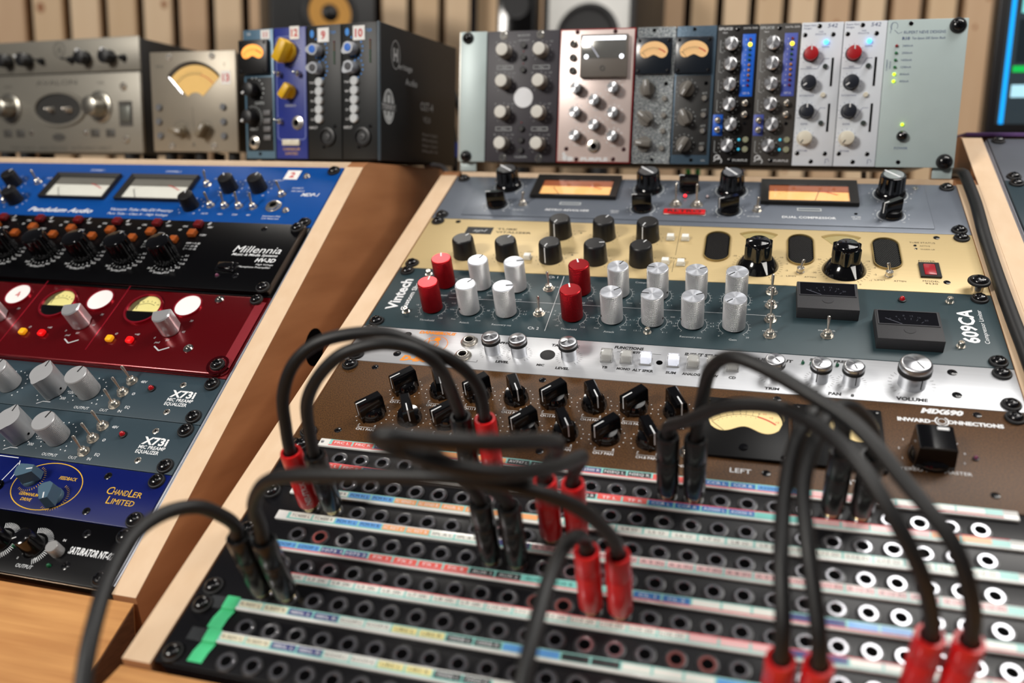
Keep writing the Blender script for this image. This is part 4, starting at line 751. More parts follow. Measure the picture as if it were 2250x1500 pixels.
for sx in (-17.5, 18): U.mesh('corner_lamp', MATS['white_meter_lamp'], lambda q: q.lathe([(2.2, 6.2), (2.0, 6.6), (0, 6.7)], 16, sx, -.8), parent=o)
U.mesh('needle', mat('white_needle', (210, 216, 235), .4), lambda q: q.line(-5, -1.5, -14, 11.5, 1.2, 6.7), parent=o); U.mesh('zero_screw', mat('dark_ring', (60, 58, 56), .4), lambda q: q.ring(1.6, 2.6, 6, 6.4, 18, -.8, -12), parent=o)
jack_socket(U, 39.4, 115.4, 5.2, nickel, W)
for u, v in ((17.8, 3.2), (56.2, 3.2), (10.6, 118), (69.8, 118), (21.4, 128.3), (59.4, 127.9)): small_screw(U, u, v, W, 2.2, mat('red_ringed_screw', (70, 16, 20), .3)); 
U.t(white_ink, 'PURPLE', 40, 128.2, 3.4, w=28, bold=.06, z=W + .08)
q = U.I(white_ink); q.disc(9.5, U.H - 127, 3.0, W + .08, 16); q.disc(14.5, U.H - 128, 2.4, W + .08, 16, 1.6); q.disc(8, U.H - 123, 1.8, W + .08)
U.done()
# 3, 4: hammered blue-grey compressors with amber meters
ham1 = mat('wrinkled_silver_painted_glints', (190, 196, 198), .2, .6, rgb2=(46, 56, 64), scale=700, contrast=.28, kind='hammer', bump=1.0, bscale=1500); ham2 = mat('blue_grey_paint', (78, 100, 118), .4, .3, kind='hammer', bump=.3, bscale=500)  # pale speckle of the first paint stands in for specular glints
graph = mat('graphite_panel', (44, 44, 44), .5, .05)
amb2 = mat('amber_kidney_scale', (236, 196, 140), .55, emit=(255, 186, 112), estr=.2)
for i in range(2):
    U = module('compressor_module', ('glittering hammered module with a pale amber meter beside the rose silver module', 'dark grey module with an orange meter and three grey lever knobs')[i], R10, 184.8 + 38.8 * i, 1, (ham1, ham2)[i])
    if i: U.mesh('dark_skin', graph, lambda q: q.box(1.6, 9, -.2, U.W - 3.0, U.H - 46.5, .25, .3), 0, U.H)
    kidney_meter(U, 17.6, 27.8, 35.4, 35.0, 27.5, amb2, -40, nums=False, dome=False, w=.3, plate=mat('blue_black_meter', (24, 31, 40), .3, coat=.3), scr=True, ky=1.14)
    for v, a in ((59.6, -5 if i == 0 else -150), (87.6, -50 if i == 0 else -25), (112.6, -85 if i == 0 else -150)):
        knob(U, 'greybar', 12.6, v, a, w=.3); U.I(grey_ink).dots(12.6, U.H - v, 9.8, 11, -130, 130, .45, .4)
    for v in (68.6, 84.6, 99.8, 116.8): pushbutton(U, 30.2, v, nickel, 2.6, 3.4, .3); U.t(grey_ink, 'ATT', 30.2, v - 5, 1.8, z=.4)
    pushbutton(U, 31, 54.2, darkhole, 1.9, .4, .3); small_screw(U, 17, 3.0, 0, 1.8); small_screw(U, 20.6, 127.8, 0, 1.8); U.t(grey_ink, '2A' if i == 0 else '2A5', 32, 128, 1.8)
    U.done()
# 5, 6: black and grey pre-amps with blue lamp columns
for i in range(2):
    pm = (mat('black_module_paint', (24, 21, 20), .45, spec=.35), mat('warm_grey_module_paint', (72, 69, 66), .45))[i]; bl = (mat('blue_strip', (24, 104, 226), .4), mat('violet_blue_strip', (84, 100, 190), .4))[i]
    U = module('preamp_module', ('black module with six silver knobs and a bright blue lamp column', 'grey module with six silver knobs and a violet-blue lamp column')[i], R10, 262.7 + 38.4 * i, 1, pm)
    U.mesh('lamp_strip', bl, lambda q: q.box(-6, -29, 0, 6, 29, .4, .15), 29.8, 38)
    for k, c in enumerate('ryggg' + 'ooo' + 'rr'):
        mm = {'r': mat('red_lamp_off', (120, 16, 22), .3), 'y': mat('yellow_lamp_lit', (255, 226, 60), .3, emit=(255, 220, 40), estr=2.5), 'g': mat('green_lamp_off2', (20, 84, 40), .3), 'o': mat('amber_lamp_off', (206, 140, 40), .3)}[c]
        led(U, 31.0, 14 + 4.75 * k, mm, 1.9 if c == 'y' else 1.3, .4, False); U.t(white_ink, ('0', '3', '4', '5', '6', '7', '8', '9', '10', '20')[k], 27.2, 14 + 4.75 * k, 1.5, z=.5)
    U.t(white_ink, 'VET-5', 29.8, 64, 1.8, z=.5)
    for k, (u, v) in enumerate(((13.6, 19), (13.8, 37.5), (14.2, 56.4), (14.8, 75), (17.4, 94), (15.4, 113.8))):
        knob(U, 'silver', u, v, (-160, -150, -150, 140, 150, 150)[k]); U.I(grey_ink).dots(u, U.H - v, 8.2, 11, -130, 150, .45)
        if k != 4: U.I(grey_ink).line(3.4, U.H - v + 5, 3.4, U.H - v - 6, .4, .08); U.I(grey_ink).line(3.4, U.H - v - 6, 6.4, U.H - v - 7, .4, .08)
    U.mesh('blue_tab', bl, lambda q: q.box(-4.6, -10, 0, 4.6, 10, .4, .15), 5.2, 94)
    for v in (89.6, 98.8): toggle(U, 5.2, v, (0, .1), 4, nickel, .4, 2.0)
    for v in (73.6, 84.3): toggle(U, 29.6, v, (0, .1), 4, nickel, 0, 2.2)
    for v in (107.8, 117): pushbutton(U, 32.6, v, mat('sage_button', (150, 152, 126), .4), 2.9, 2.4); led(U, 26.4, v, mat('cyan_lamp', (90, 200, 226), .3, emit=(60, 190, 225), estr=.6), 1.3, 0, False)
    U.t(white_ink if i == 0 else grey_ink, 'SPLICE', 7.4, 3.6, 2.2, w=13, bold=.03); U.t(white_ink, 'SA76-500', 30.4, 3.4, 1.8, w=13); U.t(white_ink, 'MKII', 7, 7.4, 1.6); U.t(white_ink, 'PURPLE', 28.5, 127.4, 2.0, w=14)
    small_screw(U, 18.6, 4.2, 0, 2.2); small_screw(U, 19, 127.4, 0, 2.2); small_screw(U, 30.8, 92.5, 0, 1.8)
    q = U.I(white_ink); q.arc(6.6, U.H - 125.4, 2.6, -120, 120, 1.0, .1); q.arc(9.0, U.H - 128.2, 2.2, -60, 150, .9, .1); q.line(3.4, U.H - 128.6, 8.4, U.H - 124.6, .8, .1)
    U.done()
# 7, 8: pale tape emulators (look-alikes, neighbours)
nv = mat('pale_blue_white_paint', (222, 228, 236), .42, var=.03)
for i in range(2):
    U = module('tape_emulator_module', ('pale blue-white module with red top knob beside the grey six-knob module', 'pale blue-white module with red top knob beside the power panel')[i], R10, 339.6 + 37.7 * i, 1, nv, 'pale modules with red top knobs', pitch=37.5)
    for k, (kn, v, a) in enumerate((('neve_red', 29, 0), ('neve_black', 55, -125), ('neve_black', 81.2, 0), ('neve_white', 106.2, -145))):
        knob(U, kn, 10.0, v, a); U.I(blue_ink).ticks(10, U.H - v, 8.0, 9.6, 11, -140, 140, .25); U.t(blue_ink, ('TRIM', 'SATURATION', 'BLEND', 'TEXTURE')[k], 9, v + 11.6, 1.5)
    led(U, 22.8, 18, mat('blue_lamp_lit', (90, 190, 255), .3, emit=(70, 170, 255), estr=2.6), 2.2, 0, False); U.t(blue_ink, 'POWER', 22.8, 22.4, 1.3)
    for v, mm in ((40.2, mat('dark_green_button', (56, 64, 62), .35)), (66.2, ivory), (92, MATS['dark_green_button'])): pushbutton(U, 23.6, v, mm, 2.3, 3)
    for v in (45.2, 87): 
        U.mesh('lamp_bar', darkhole, lambda q: q.box(-1, -13, 0, 1, 13, .3, .1), 30.0, v)
    q = U.I(blue_ink)
    for yy in (33, 78): q.line(27, U.H - yy, 22, U.H - yy, .35, .08); q.line(22, U.H - yy, 17, U.H - yy - 9, .35, .08); q.line(17, U.H - yy - 9, 1.5, U.H - yy - 9, .35, .08)
    U.t(blue_ink, 'Rupert Neve', 2.0, 2.6, 1.7, w=11, al='L'); U.t(blue_ink, 'Designs', 2.0, 5.2, 1.7, w=7, al='L'); U.t(blue_ink, '542', 27.5, 3.2, 3.4, w=8.6, shear=.15); U.t(blue_ink, 'TAPE', 17.5, 8.6, 1.3); U.t(blue_ink, 'EMULATOR', 17.5, 10.8, 1.3)
    for u, v in ((16, 3.5), (3.6, 11.2), (28.6, 11.2), (4.4, 120.3), (29.6, 120.4), (17.4, 127.8)): small_screw(U, u, v, 0, 2.1)
    q.arc(32, U.H - 127, 1.6, -150, 130, .3, .09); q.line(30.8, U.H - 125, 30.2, U.H - 130, .3, .09)
    U.done()

# ================================================================== left rack, top to bottom
# ---- blue tube pre-amp
blue_p = mat('royal_blue_paint', (2, 72, 148), .42, .0, var=.05, spec=.3)
U = Unit('tube_preamp', 'blue rack pre-amp with two slanted white meters and a number 2 sticker', 'rack unit', LEF, 0, 0, 482.6, 88.9)
faceplate(U, blue_p); rack_screws(U, left=False)
mface = mat('pale_scale', (226, 226, 216), .55, emit=(230, 226, 210), estr=.1)
for u in (197, 290.5): window_meter(U, u, 39.5, 80, 38.5, mface, 4.5, 4.0, 4.0, None, mat('grey_painted_shade', (120, 118, 110), .5), needle=-36); U.t(white_ink, 'CHANNEL 1' if u < 200 else 'CHANNEL 2', u + 3, 11, 2.4, shear=.25)
for u, v, a in ((110, 37, 20), (131, 64, -20), (373, 36.5, -35), (405, 35.5, 10), (343, 64.5, -20), (85, 60, 0), (60, 36, 20)):
    knob(U, 'black16', u, v, a)
    for i in range(11):
        t_ = math.radians(-140 + 28 * i); U.t(white_ink, str(i), u + 12.6 * math.sin(t_), v - 12.6 * math.cos(t_), 2.0)
for u, v, ln in ((138.2, 33.6, (-.35, .4)), (117.6, 64.6, (-.3, .5)), (344.2, 31, (-.1, .55)), (363.8, 62.4, (-.3, .4)), (379.8, 62.8, (-.1, .5)), (395.2, 62.4, (-.12, .5)), (411, 62.8, (-.1, .5)), (433.4, 43.5, (-.3, .4))): toggle(U, u, v, ln, 11, nut=3.6)
for u, v, s_ in ((351, 21, 'DC IN'), (386, 23, 'GAIN'), (420, 22, 'OUTPUT'), (446, 33, 'DI INPUT'), (448, 37.6, 'MIC INPUT'), (363, 74, 'MUTE'), (380, 74, 'PAD'), (396, 74, '20dB'), (411, 74, '48V'), (150, 26, 'OUTPUT'), (152, 38, 'INPUT'), (436, 74.6, 'Instrument Only'), (436, 78, 'Low Noise Line')): U.t(white_ink, s_, u, v, 2.0, shear=.2)
U.t(white_ink, 'Pendulum Audio', 195.5, 75.5, 6.2, w=78, bold=.02, shear=.35); U.t(white_ink, 'Vacuum Tube Mic/DI Preamp', 290, 71.5, 3.8, w=72, shear=.3); U.t(white_ink, 'Pure Tube - Class A - High Voltage', 289, 78, 3.0, w=70, shear=.3); U.t(white_ink, 'MDP-1', 463, 42.4, 4.6, w=19, bold=.02, shear=.3)
jack_socket(U, 432, 60.8, 6.4); cap_bolt(U, 448.2, 15.2, 0, 2.6, 2.6); cap_bolt(U, 447.4, 66, 0, 2.6, 2.6)
def sticker(U, u, v, s_, sx, sy, w=.1, ink=red_ink, parent=None):
    o = U.mesh('number_sticker', mat('white_sticker', (244, 242, 238), .55, var=.01), lambda q: q.box(-sx / 2, -sy / 2, 0, sx / 2, sy / 2, .15), u, v, w); mb = MB(); text(mb, s_, 0, 0, sy * .55, bold=.03, z=.2); link('sticker_number', mb.mesh('sticker_number', ink), o); return o
sticker(U, 431.6, 13.2, '2', 15, 14)
U.done()
# ---- black eight-channel pre-amp
U = Unit('eight_channel_preamp', 'black rack pre-amp with a row of big black gain knobs and red buttons', 'rack unit', LEF, 0, 88.9, 482.6, 88.9)
bk = mat('satin_black_panel', (5, 5, 7), .32, spec=.12)
faceplate(U, bk); U.mesh('raised_front', bk, lambda q: q.box(4, 1.5, 0, 478.6, 87.5, 5.0, .5), 0, 88.9); U.mesh('edge_cover', mat('dark_bronze_edge', (70, 60, 52), .4, .5), lambda q: q.box(477.8, 2.5, -.5, 480.6, 86.8, 4.6, .4), 0, 88.9)
rack_screws(U, 5.0, left=False); W = 5.0; Z = 5.1
rbtn = mat('red_button_gel', (104, 14, 20), .35); obtn = mat('orange_button_gel', (158, 76, 20), .4)
for i in range(8):
    u = 372.4 - 45.4 * (7 - i)
    square_button(U, u, 8.4, rbtn, 8, 8, 5, W, 1.2); square_button(U, u - .2, 21, obtn, 7.6, 7.6, 5, W, 1.0); square_button(U, u - 15.2, 30.5, obtn, 7.2, 7.2, 5, W, 1.0)
    knob(U, 'gain', u - 8.5, 54.5, 30, w=W)
    U.t(white_ink, str(i + 1), u + 9, 4.6, 4.0, shear=.3, z=Z); U.t(white_ink, '48V', u + 12, 9.6, 2.4, z=Z); U.t(white_ink, '130V', u + 10, 20.5, 2.4, z=Z)
    for k, s_ in enumerate(('OFF = 0 dB', '1 = -10 dB', '2 = -20 dB')): U.t(white_ink, s_, u + 5.5, 32 + 3.7 * k, 2.2, z=Z)
    U.t(white_ink, 'ON', u - 15, 9.6, 2.2, z=Z); U.t(white_ink, '0P', u - 18, 14.6, 2.2, z=Z)
    for k, s_ in enumerate(('8.0', '9.5', '11.0', '15.0', '18.5', '22.0', '26.0', '30.0', '32.5', '36.0')):
        a = math.radians(70 + 17.5 * k); U.t(white_ink, s_, u - 8.5 + 17.5 * math.sin(a), 54.5 - 17.5 * math.cos(a), 2.2, z=Z); U.I(white_ink).ticks(u - 8.5, 88.9 - 54.5, 12.2, 14, 1, math.degrees(a), math.degrees(a), .35, Z)
U.t(white_ink, 'Millennia', 447.5, 36.5, 8.6, w=48, shear=.2, z=Z); U.t(white_ink, 'Music & Media Systems', 447.5, 43.4, 3.0, w=46, bold=.015, shear=.25, z=Z); U.t(white_ink, 'HV-3D', 461, 49.6, 4.6, w=20, bold=.03, shear=.25, z=Z); U.t(white_ink, 'High Voltage', 462.5, 55, 2.0, w=17, shear=.2, z=Z); U.t(white_ink, 'Microphone Preamplifier', 454, 58.6, 2.2, w=32, shear=.2, z=Z)
o = U.mesh('power_rocker', blackgloss, lambda q: q.box(-10, -5.4, 0, 10, 5.4, 2.2, .6), 428, 61, W); U.mesh('rocker_paddle', blackgloss, lambda q: q.box(-7, -3.6, 2, 7, 3.6, 4.4, 1.2), parent=o)
led(U, 424, 72, MATS['dim_lamp'], 1.6, W); small_screw(U, 441, 9, W, 3); small_screw(U, 440.6, 70, W, 3)
U.done()
# ---- red four-channel pre-amp
redp = mat('ruby_red_anodised', (108, 6, 16), .26, .5, var=.1, scale=14, coat=.3); redp2 = mat('ruby_bright_cut', (196, 40, 60), .2, .7)
U = Unit('red_preamp', 'ruby red rack pre-amp with round meters, white paper discs and chrome knobs', 'rack unit', LEF, 0, 177.8, 482.6, 88.9)
faceplate(U, redp); U.mesh('raised_front', redp, lambda q: q.box(0, 0, -3, 476, 85, 4.2, 2.0, 3), 0, 88.4); U.mesh('chamfer', mat('ruby_light_chamfer', (150, 40, 50), .35, .5), lambda q: q.add([(475.0, 12, 4.25), (475.0, 80, 4.25), (481.5, 82, 1.2), (481.5, 10, 1.2)], [(0, 3, 2, 1)]), 0, 88.9)
rack_screw(U, 473.85, 7.5, 4.2, .9); 
U.mesh('screw_well', mat('deep_ruby', (70, 6, 14), .2, .5), lambda q: q.ring(7.2, 9.4, 4.0, 4.6, 28), 472.5, 79); rack_screw(U, 472.5, 79, 4.2, .95); W = 4.2; Z = 4.3
wdisc = mat('white_paper_label', (244, 242, 240), .6, var=.02); olive = mat('olive_meter_glass', (104, 98, 66), .2, coat=.3); lime_f = mat('pale_yellow_scale', (232, 222, 150), .5, emit=(230, 216, 120), estr=.2)
for i in range(4):
    u0 = 283.5 + 89.6 * (i - 2)
    o = U.mesh('meter', redp2, lambda q: q.ring(15.6, 17.2, 0, 2.2, 40), u0, 26.6, W)
    U.mesh('meter_well', olive, lambda q: q.lathe([(15.7, 0), (15.7, .5), (0, .5)], 40), parent=o)
    U.mesh('scale_face', lime_f, lambda q: q.prism([(x, y) for x, y in [(15.0 * math.cos(t), 15.0 * math.sin(t)) for t in [math.radians(-8 + 110 * j / 14) for j in range(15)]] + [(-8.0, 8), (-10, -3)]], .5, .8), parent=o)
    U.mesh('meter_base', darkhole, lambda q: q.prism([(15.2 * math.cos(t), 15.2 * math.sin(t)) for t in [math.radians(192 + 156 * j / 14) for j in range(15)]], .5, .9), parent=o)
    mb = MB(); mb.arc(1, -8, 14.5, -34, 30, .35, .95)
    for k, s_ in enumerate(('20', '10', '5', '3', '0', '+3')): a = math.radians(-34 + 14 * k); text(mb, s_, 1 + 17 * math.sin(a), -8 + 17 * math.cos(a), 1.7, z=.95)
    mb.line(-7.5, -1, -8, 5.5, .5, 1.0); link('scale_marks', mb.mesh('scale_marks', black_ink), o)
    U.mesh('meter_glass', glass_m, lambda q: q.lathe([(15.6, 1.6), (12, 2.4), (0, 2.8)], 36), parent=o)
    o = U.mesh('paper_disc', wdisc, lambda q: q.lathe([(11.6, .6), (11.6, .9), (0, .9)], 36), u0 + 40.2, 19.4, W); U.mesh('disc_rim', redp2, lambda q: q.ring(11.6, 12.9, 0, 1.3, 36), parent=o)
    if i == 1:
        mb = MB(); text(mb, '4', 0, 0, 7, z=.95, rot=15); link('disc_number', mb.mesh('disc_number', red_ink), o)
    knob(U, 'chromed', u0 + 38.5, 47.5, -18 if i % 2 else -14, w=W)
    square_button(U, u0 - 12, 62.6, mat('amber_button_lit', (250, 176, 20), .35, emit=(255, 160, 10), estr=.25), 6.2, 6.2, 4, W, 1.4); square_button(U, u0 + 7.8, 62.4, mat('red_button_lit', (236, 20, 22), .3, emit=(255, 10, 14), estr=.5), 6.2, 6.2, 4, W, 1.6)
    for s_, u, v in (('Ø', u0 - 10.5, 55.4), ('+48', u0 + 9.5, 54.4), ('30', u0 + 52, 35.5), ('45', u0 + 51, 48), ('60', u0 + 41, 58), ('0', u0 + 28, 56.5), ('pad', u0 + 33, 61)): U.t(grey_ink, s_, u, v, 2.1, z=Z, shear=.2)
    q = U.I(grey_ink); q.line(u0 + 32.5, 88.9 - 65.4, u0 + 39, 88.9 - 69.6, 1.2, Z); q.line(u0 + 39, 88.9 - 69.6, u0 + 47, 88.9 - 65.4, 1.2, Z)
    U.mesh('groove', redp2, lambda q: q.box(-.5, -37, 0, .5, 38, .15), u0 + 60 - 89.6, 38, W)
cap_bolt(U, 439, 9.4, W, 3.2, 1.6, chrome); cap_bolt(U, 438, 65, W, 3.2, 1.6, chrome)
U.done()
# ---- two slate equaliser pre-amps (a look-alike pair)
sl2 = mat('slate_blue_paint', (52, 68, 77), .42, .05, spec=.35, bump=.03, bscale=900)
for j in range(2):
    U = Unit('preamp_equalizer', ('slate grey thin pre-amp with knurled knobs, directly under the ruby red unit', 'slate grey thin pre-amp with knurled knobs, directly above the dark blue unit')[j], 'rack unit', LEF, 0, 266.7 + 44.45 * j, 482.6, 44.45, 'slate grey thin pre-amps')
    faceplate(U, sl2); rack_screws(U, left=False)
    knob(U, 'knurl_grey', 370, 24.5, 12); knob(U, 'winged', 338, 25.5, 0); knob(U, 'knurl_grey', 292, 25, 10); knob(U, 'winged', 258, 25.5, -30); knob(U, 'knurl_grey', 222, 25, 0)
    U.I(white_ink).dots(370, 44.45 - 24.5, 13.8, 15, -135, 140, .55); U.I(white_ink).dots(292, 44.45 - 25, 13.8, 15, -135, 140, .55); U.I(white_ink).dots(338, 44.45 - 25.5, 15.6, 5, -140, -60, .55)
    for u, v, ln in ((402.2, 10.6, (-.4, .35)), (400.6, 22.4, (-.4, .35)), (400, 34.6, (-.35, .4))): toggle(U, u, v, ln, 12)
    led(U, 424, 16.2, MATS['red_lamp'], 2.1)
    for u, v in ((449.2, 9.6), (448.8, 36)): small_screw(U, u, v, 0, 2.7, nickel)
    U.t(white_ink, 'X73i', 454, 18.4, 6.4, w=22, bold=.035); U.t(white_ink, 'MIC PREAMP', 454.2, 24.2, 3.0, w=23, bold=.02); U.t(white_ink, 'EQUALIZER', 452.4, 28.2, 3.0, w=20, bold=.02)
    for s_, u, v in (('48V', 413, 10), ('Ø', 410.5, 22.4), ('EQ', 412.6, 35.4), ('OUT', 393.5, 40.4), ('IN', 408, 39.8), ('OUTPUT', 372.4, 40.4), ('220', 354, 27), ('300', 350, 33.4), ('OFF', 356, 15), ('Hz', 353, 12), ('+', 383.5, 35.5), ('-', 357, 36)): U.t(white_ink, s_, u, v, 2.5)
    q = U.I(white_ink); q.line(329, 44.45 - 41, 334, 44.45 - 38.2, .5, .09); q.line(334, 44.45 - 38.2, 341, 44.45 - 38.2, .5, .09); q.disc(350.6, 44.45 - 26.4, .6, .09); q.disc(346.5, 44.45 - 31.6, .6, .09)
    U.done()
# ---- navy germanium pre-amp
navy = mat('navy_blue_paint', (4, 20, 90), .35, .0, var=.06, spec=.3)
U = Unit('germanium_preamp', 'dark blue rack unit with a gold oval outline around two slate knobs', 'rack unit', LEF, 0, 355.6, 482.6, 44.45)
faceplate(U, navy); rack_screws(U, left=False)
U.I(gold_ink).arc(387.6, 44.45 - 21.8, 20, 0, 360, .7, .09, 48, 1.47, .98)
for u, v, a in ((371, 17.4, 75), (400, 29.6, 155)): knob(U, 'davies', u, v, a); U.I(gold_ink).ticks(u, 44.45 - v, 9.4, 11.2, 21, 20, 210, .3)
U.t(gold_ink, 'FEEDBACK', 401.5, 13.6, 2.7, w=15.5, shear=.2, bold=.01); U.t(gold_ink, 'GERMANIUM', 377.5, 30.0, 2.5, w=17, shear=.15, bold=.01); U.t(gold_ink, 'DRIVE', 378, 34.2, 2.5, w=9.5, shear=.15, bold=.01)
U.t(gold_ink, 'C', 441.6, 18.2, 6.0, shear=.1); U.t(gold_ink, 'HAND', 450.6, 18.9, 4.4, w=13); U.t(gold_ink, 'L', 459.6, 18.4, 6.0); U.t(gold_ink, 'ER', 465, 19.0, 4.4, w=7.4); U.t(gold_ink, 'L', 445, 25.6, 6.0); U.t(gold_ink, 'IMITED', 456.8, 26.2, 4.4, w=19)
U.I(white_ink).arc(330, 44.45 - 16, 24, 60, 100, .7, .09); U.I(white_ink).line(300, 44.45 - 2, 348, 44.45 - 2, .7, .09); U.I(white_ink).line(351, 44.45 - 6, 346, 44.45 - 26, .7, .09)
knob(U, 'davies', 320, 24, 20); toggle(U, 347, 27, (.3, .2), 10, blackgloss)
for u, v in ((432.6, 7.2), (432.4, 36.6)): small_screw(U, u, v, 0, 3.0)
U.done()
# ---- black saturator
U = Unit('saturator', 'thin glossy black rack unit, lowest above the oak armrest', 'rack unit', LEF, 0, 400.05, 482.6, 44.45)
faceplate(U, bk); rack_screws(U, left=False)
U.mesh('lower_lip', mat('bronze_lip', (60, 44, 26), .2, .6), lambda q: q.box(0, 0, -12, 480, 1.2, -2.5, .3), 0, 44.6)
for u in (380, 408.5, 350): knob(U, 'flare', u, 23.4, -120); U.I(white_ink).ticks(u, 44.45 - 23.4, 10.4, 14.4, 31, -20, 150, .35)
pushbutton(U, 430.4, 24.6, mat('ribbed_clear_button', (168, 168, 168), .25, .3, bump=.4, bscale=900), 4.6, 9, 0, 14)
for u, v in ((430, 35), (394.2, 25.6)): led(U, u, v, mat('green_lamp_dark', (20, 96, 60), .3), 1.4, 0, False)
for u, v in ((443.4, 8.6), (442, 33)): small_screw(U, u, v, 0, 3.2)
U.t(white_ink, 'SATURATOR NT-02A', 456.8, 21.6, 5.0, w=38.5, bold=.03, shear=.12); U.t(white_ink, 'OUTPUT', 411, 38, 2.6, w=13.6, shear=.12); U.t(white_ink, 'IN', 429.6, 15.6, 1.8); U.t(white_ink, '0', 402, 33, 1.8); U.t(white_ink, '10', 416, 32, 1.8)
U.done()
# ================================================================== right rack
rg = mat('mid_grey_panel', (104, 108, 116), .36, .3); rt = mat('dark_teal_panel', (48, 64, 72), .42)
for nm, lb, v0, H, mm in (('grey_rack_unit', 'grey rack panel with a vertical ridge below the computer screen', -100, 88.9, rg), ('teal_rack_unit', 'dark teal rack panel next to the black cable', -11.1, 88.9, rt), ('dark_rack_unit', 'dark rack panel, lower one beside the aluminium rail', 77.8, 88.9, rt)):
    U = Unit(nm, lb, 'rack unit', CEN, 524.5, v0, 482.6, H); faceplate(U, mm); rack_screws(U)
    if v0 == -100:
        for u in (34, 40): U.mesh('ridge', steel, lambda q: q.box(-.8, 2, 0, .8, 86, 1.6, .4), u, 88.9)
    else: cap_bolt(U, 30, 10, 0, 2.2, 4.4)
    U.done()

# ================================================================== boxes standing on the left console
feltfoot = mat('rubber_foot', (16, 16, 18), .7)
def foot_set(U, us, ds, h, r=8):
    for u in us:
        for d in ds: U.mesh('foot', feltfoot, lambda q: q.tube([(0, 0, 0), (0, -h, 0)], r, 16), u, U.H, -d)
# ---- silver tube DI box
avm = mat('champagne_steel_panel', (140, 136, 126), .44, .45, var=.08, scale=14, stretch=(2, 60, 60))
AVP = box_front(-0.4496, 0.0744, 0.0229, -0.0998, 0.2604, 0.144)
U = Unit('tube_instrument_box', 'bronze-grey metal box with an engraved top band and an oval black inset', 'audio box', AVP, -27.6, 24, 240, 120); U.root.scale = (1.2, 1.2, 1.2); X = 23
U.mesh('case', mat('black_case', (16, 15, 14), .5), lambda q: q.box(3, 1, -98, 236, 119, -4, 1.5), 0, 120)
U.mesh('front_panel', avm, lambda q: (q.box(0, 0, -4, 240, 84, 0, 1.5)), 0, 120); U.mesh('upper_band', avm, lambda q: q.box(0, 85, -4, 240, 120, -1.2, 1.2), 0, 120)
for u in (29.6, 59.4, 144.3, 178.6): knob(U, 'pot_black', u + X, 20.6, -60 if u < 100 else -10, w=-1.2)
for u, lx in ((79.8, .3), (123, -.3), (196.3, -.2)): toggle(U, u + X, 22, (lx, .1), 9, blackplastic, -1.2, 3.5)
for u in (27.9, 161.1): knob(U, 'dial', u + X, 71.5, 0)
dkell = mat('graphite_oval', (44, 43, 41), .5)
o = U.mesh('oval_inset', avm, lambda q: q.ring(1, 1.16, 0, 2.4, 48, 0, 0, 34, 16.5), 101.5 + X, 73); U.mesh('oval_well', dkell, lambda q: q.lathe([(34, 0.2), (34, .5), (0, .5)], 48, sx=1, sy=.485), parent=o)
for u in (91.6, 116.8): toggle(U, u + X, 74, (.05, .1), 6, nickel, .5, 3.0)
for s_, u, v, h in (('AVALON', 99.5, 45, 5.4), ('BOOST', 27, 48, 2.6), ('TONE', 163, 46.5, 2.6), ('OUT', 88, 62, 2.4), ('IN', 118, 62, 2.4), ('PURE CLASS A   HIGH VOLTAGE   INSTRUMENT DIRECT', 99, 115, 3.4)): U.t(mat('engraved_grey', (74, 72, 66), .5), s_, u + X, v, h, w=(60 if s_ == 'AVALON' else 150 if len(s_) > 20 else None))
U.I(MATS['engraved_grey']).arc(106 + X, 120 - 10.5, 8.5, 0, 360, .5, -1.1); U.I(MATS['engraved_grey']).arc(106 + X, 120 - 10.5, 6.8, 0, 360, .5, -1.1); U.t(MATS['engraved_grey'], 'A', 106 + X, 10.5, 8, z=-1.1)
for u in (21.2, 40.7, 151.6, 173.4): square_button(U, u + X, 99, mat('dark_engraved', (70, 68, 64), .5), 12, 8, .4)
U.mesh('emblem', MATS['dark_engraved'], lambda q: q.lathe([(6, 0), (6, .3), (0, .3)], 24, sx=1.6, sy=.7), 98.4 + X, 103.4)
o = U.mesh('power_switch', MATS['dark_engraved'], lambda q: q.box(-9, -13, 0, 9, 13, .5), 196 + X, 79); U.mesh('switch_plate', mat('tarnished_plate', (112, 114, 108), .4, .5), lambda q: q.box(-7, -8, .4, 7, 8, 2, .6), parent=o)
for u, v in ((195, 51), (195, 105.6)): cap_bolt(U, u + X, v, 0, 3.4, 2.6, nickel)
for u in (57.5, 138.6): cap_bolt(U, u + X, 98.4, 0, 1.8, 1.4, chrome)
foot_set(U, (30, 60, 215), (10, 36), 10.6); U.done()
# ---- small meter box
vum = mat('warm_silver_panel', (146, 138, 124), .42, .45, var=.06)
VUP = box_front(-0.2800, 0.0250, 0.0232, -0.037, 0.1187, 0.115)
U = Unit('meter_box', 'small silver-grey box with a big fan-shaped amber meter and a red number sticker', 'audio box', VUP, 0, 15, 103.2, 100); U.root.scale = (1.15, 1.15, 1.15)
U.mesh('case', MATS['black_case'], lambda q: q.box(2, 2, -52, 101, 98, -3, 1), 0, 100); U.mesh('front_panel', vum, lambda q: q.box(0, 0, -3, 103.2, 100, 0, .8), 0, 100)
def fanp(r0, r1, a): return [(r1 * math.sin(math.radians(t)), r1 * math.cos(math.radians(t))) for t in range(-a, a + 1, 4)] + [(r0 * math.sin(math.radians(t)), r0 * math.cos(math.radians(t))) for t in range(a, -a - 1, -4)]
fan_f = mat('amber_fan_scale', (226, 186, 110), .5, emit=(230, 180, 90), estr=.18)
o = U.mesh('meter', fan_f, lambda q: q.prism(fanp(12, 39, 48), .1, .3), 54.5, 52.5)
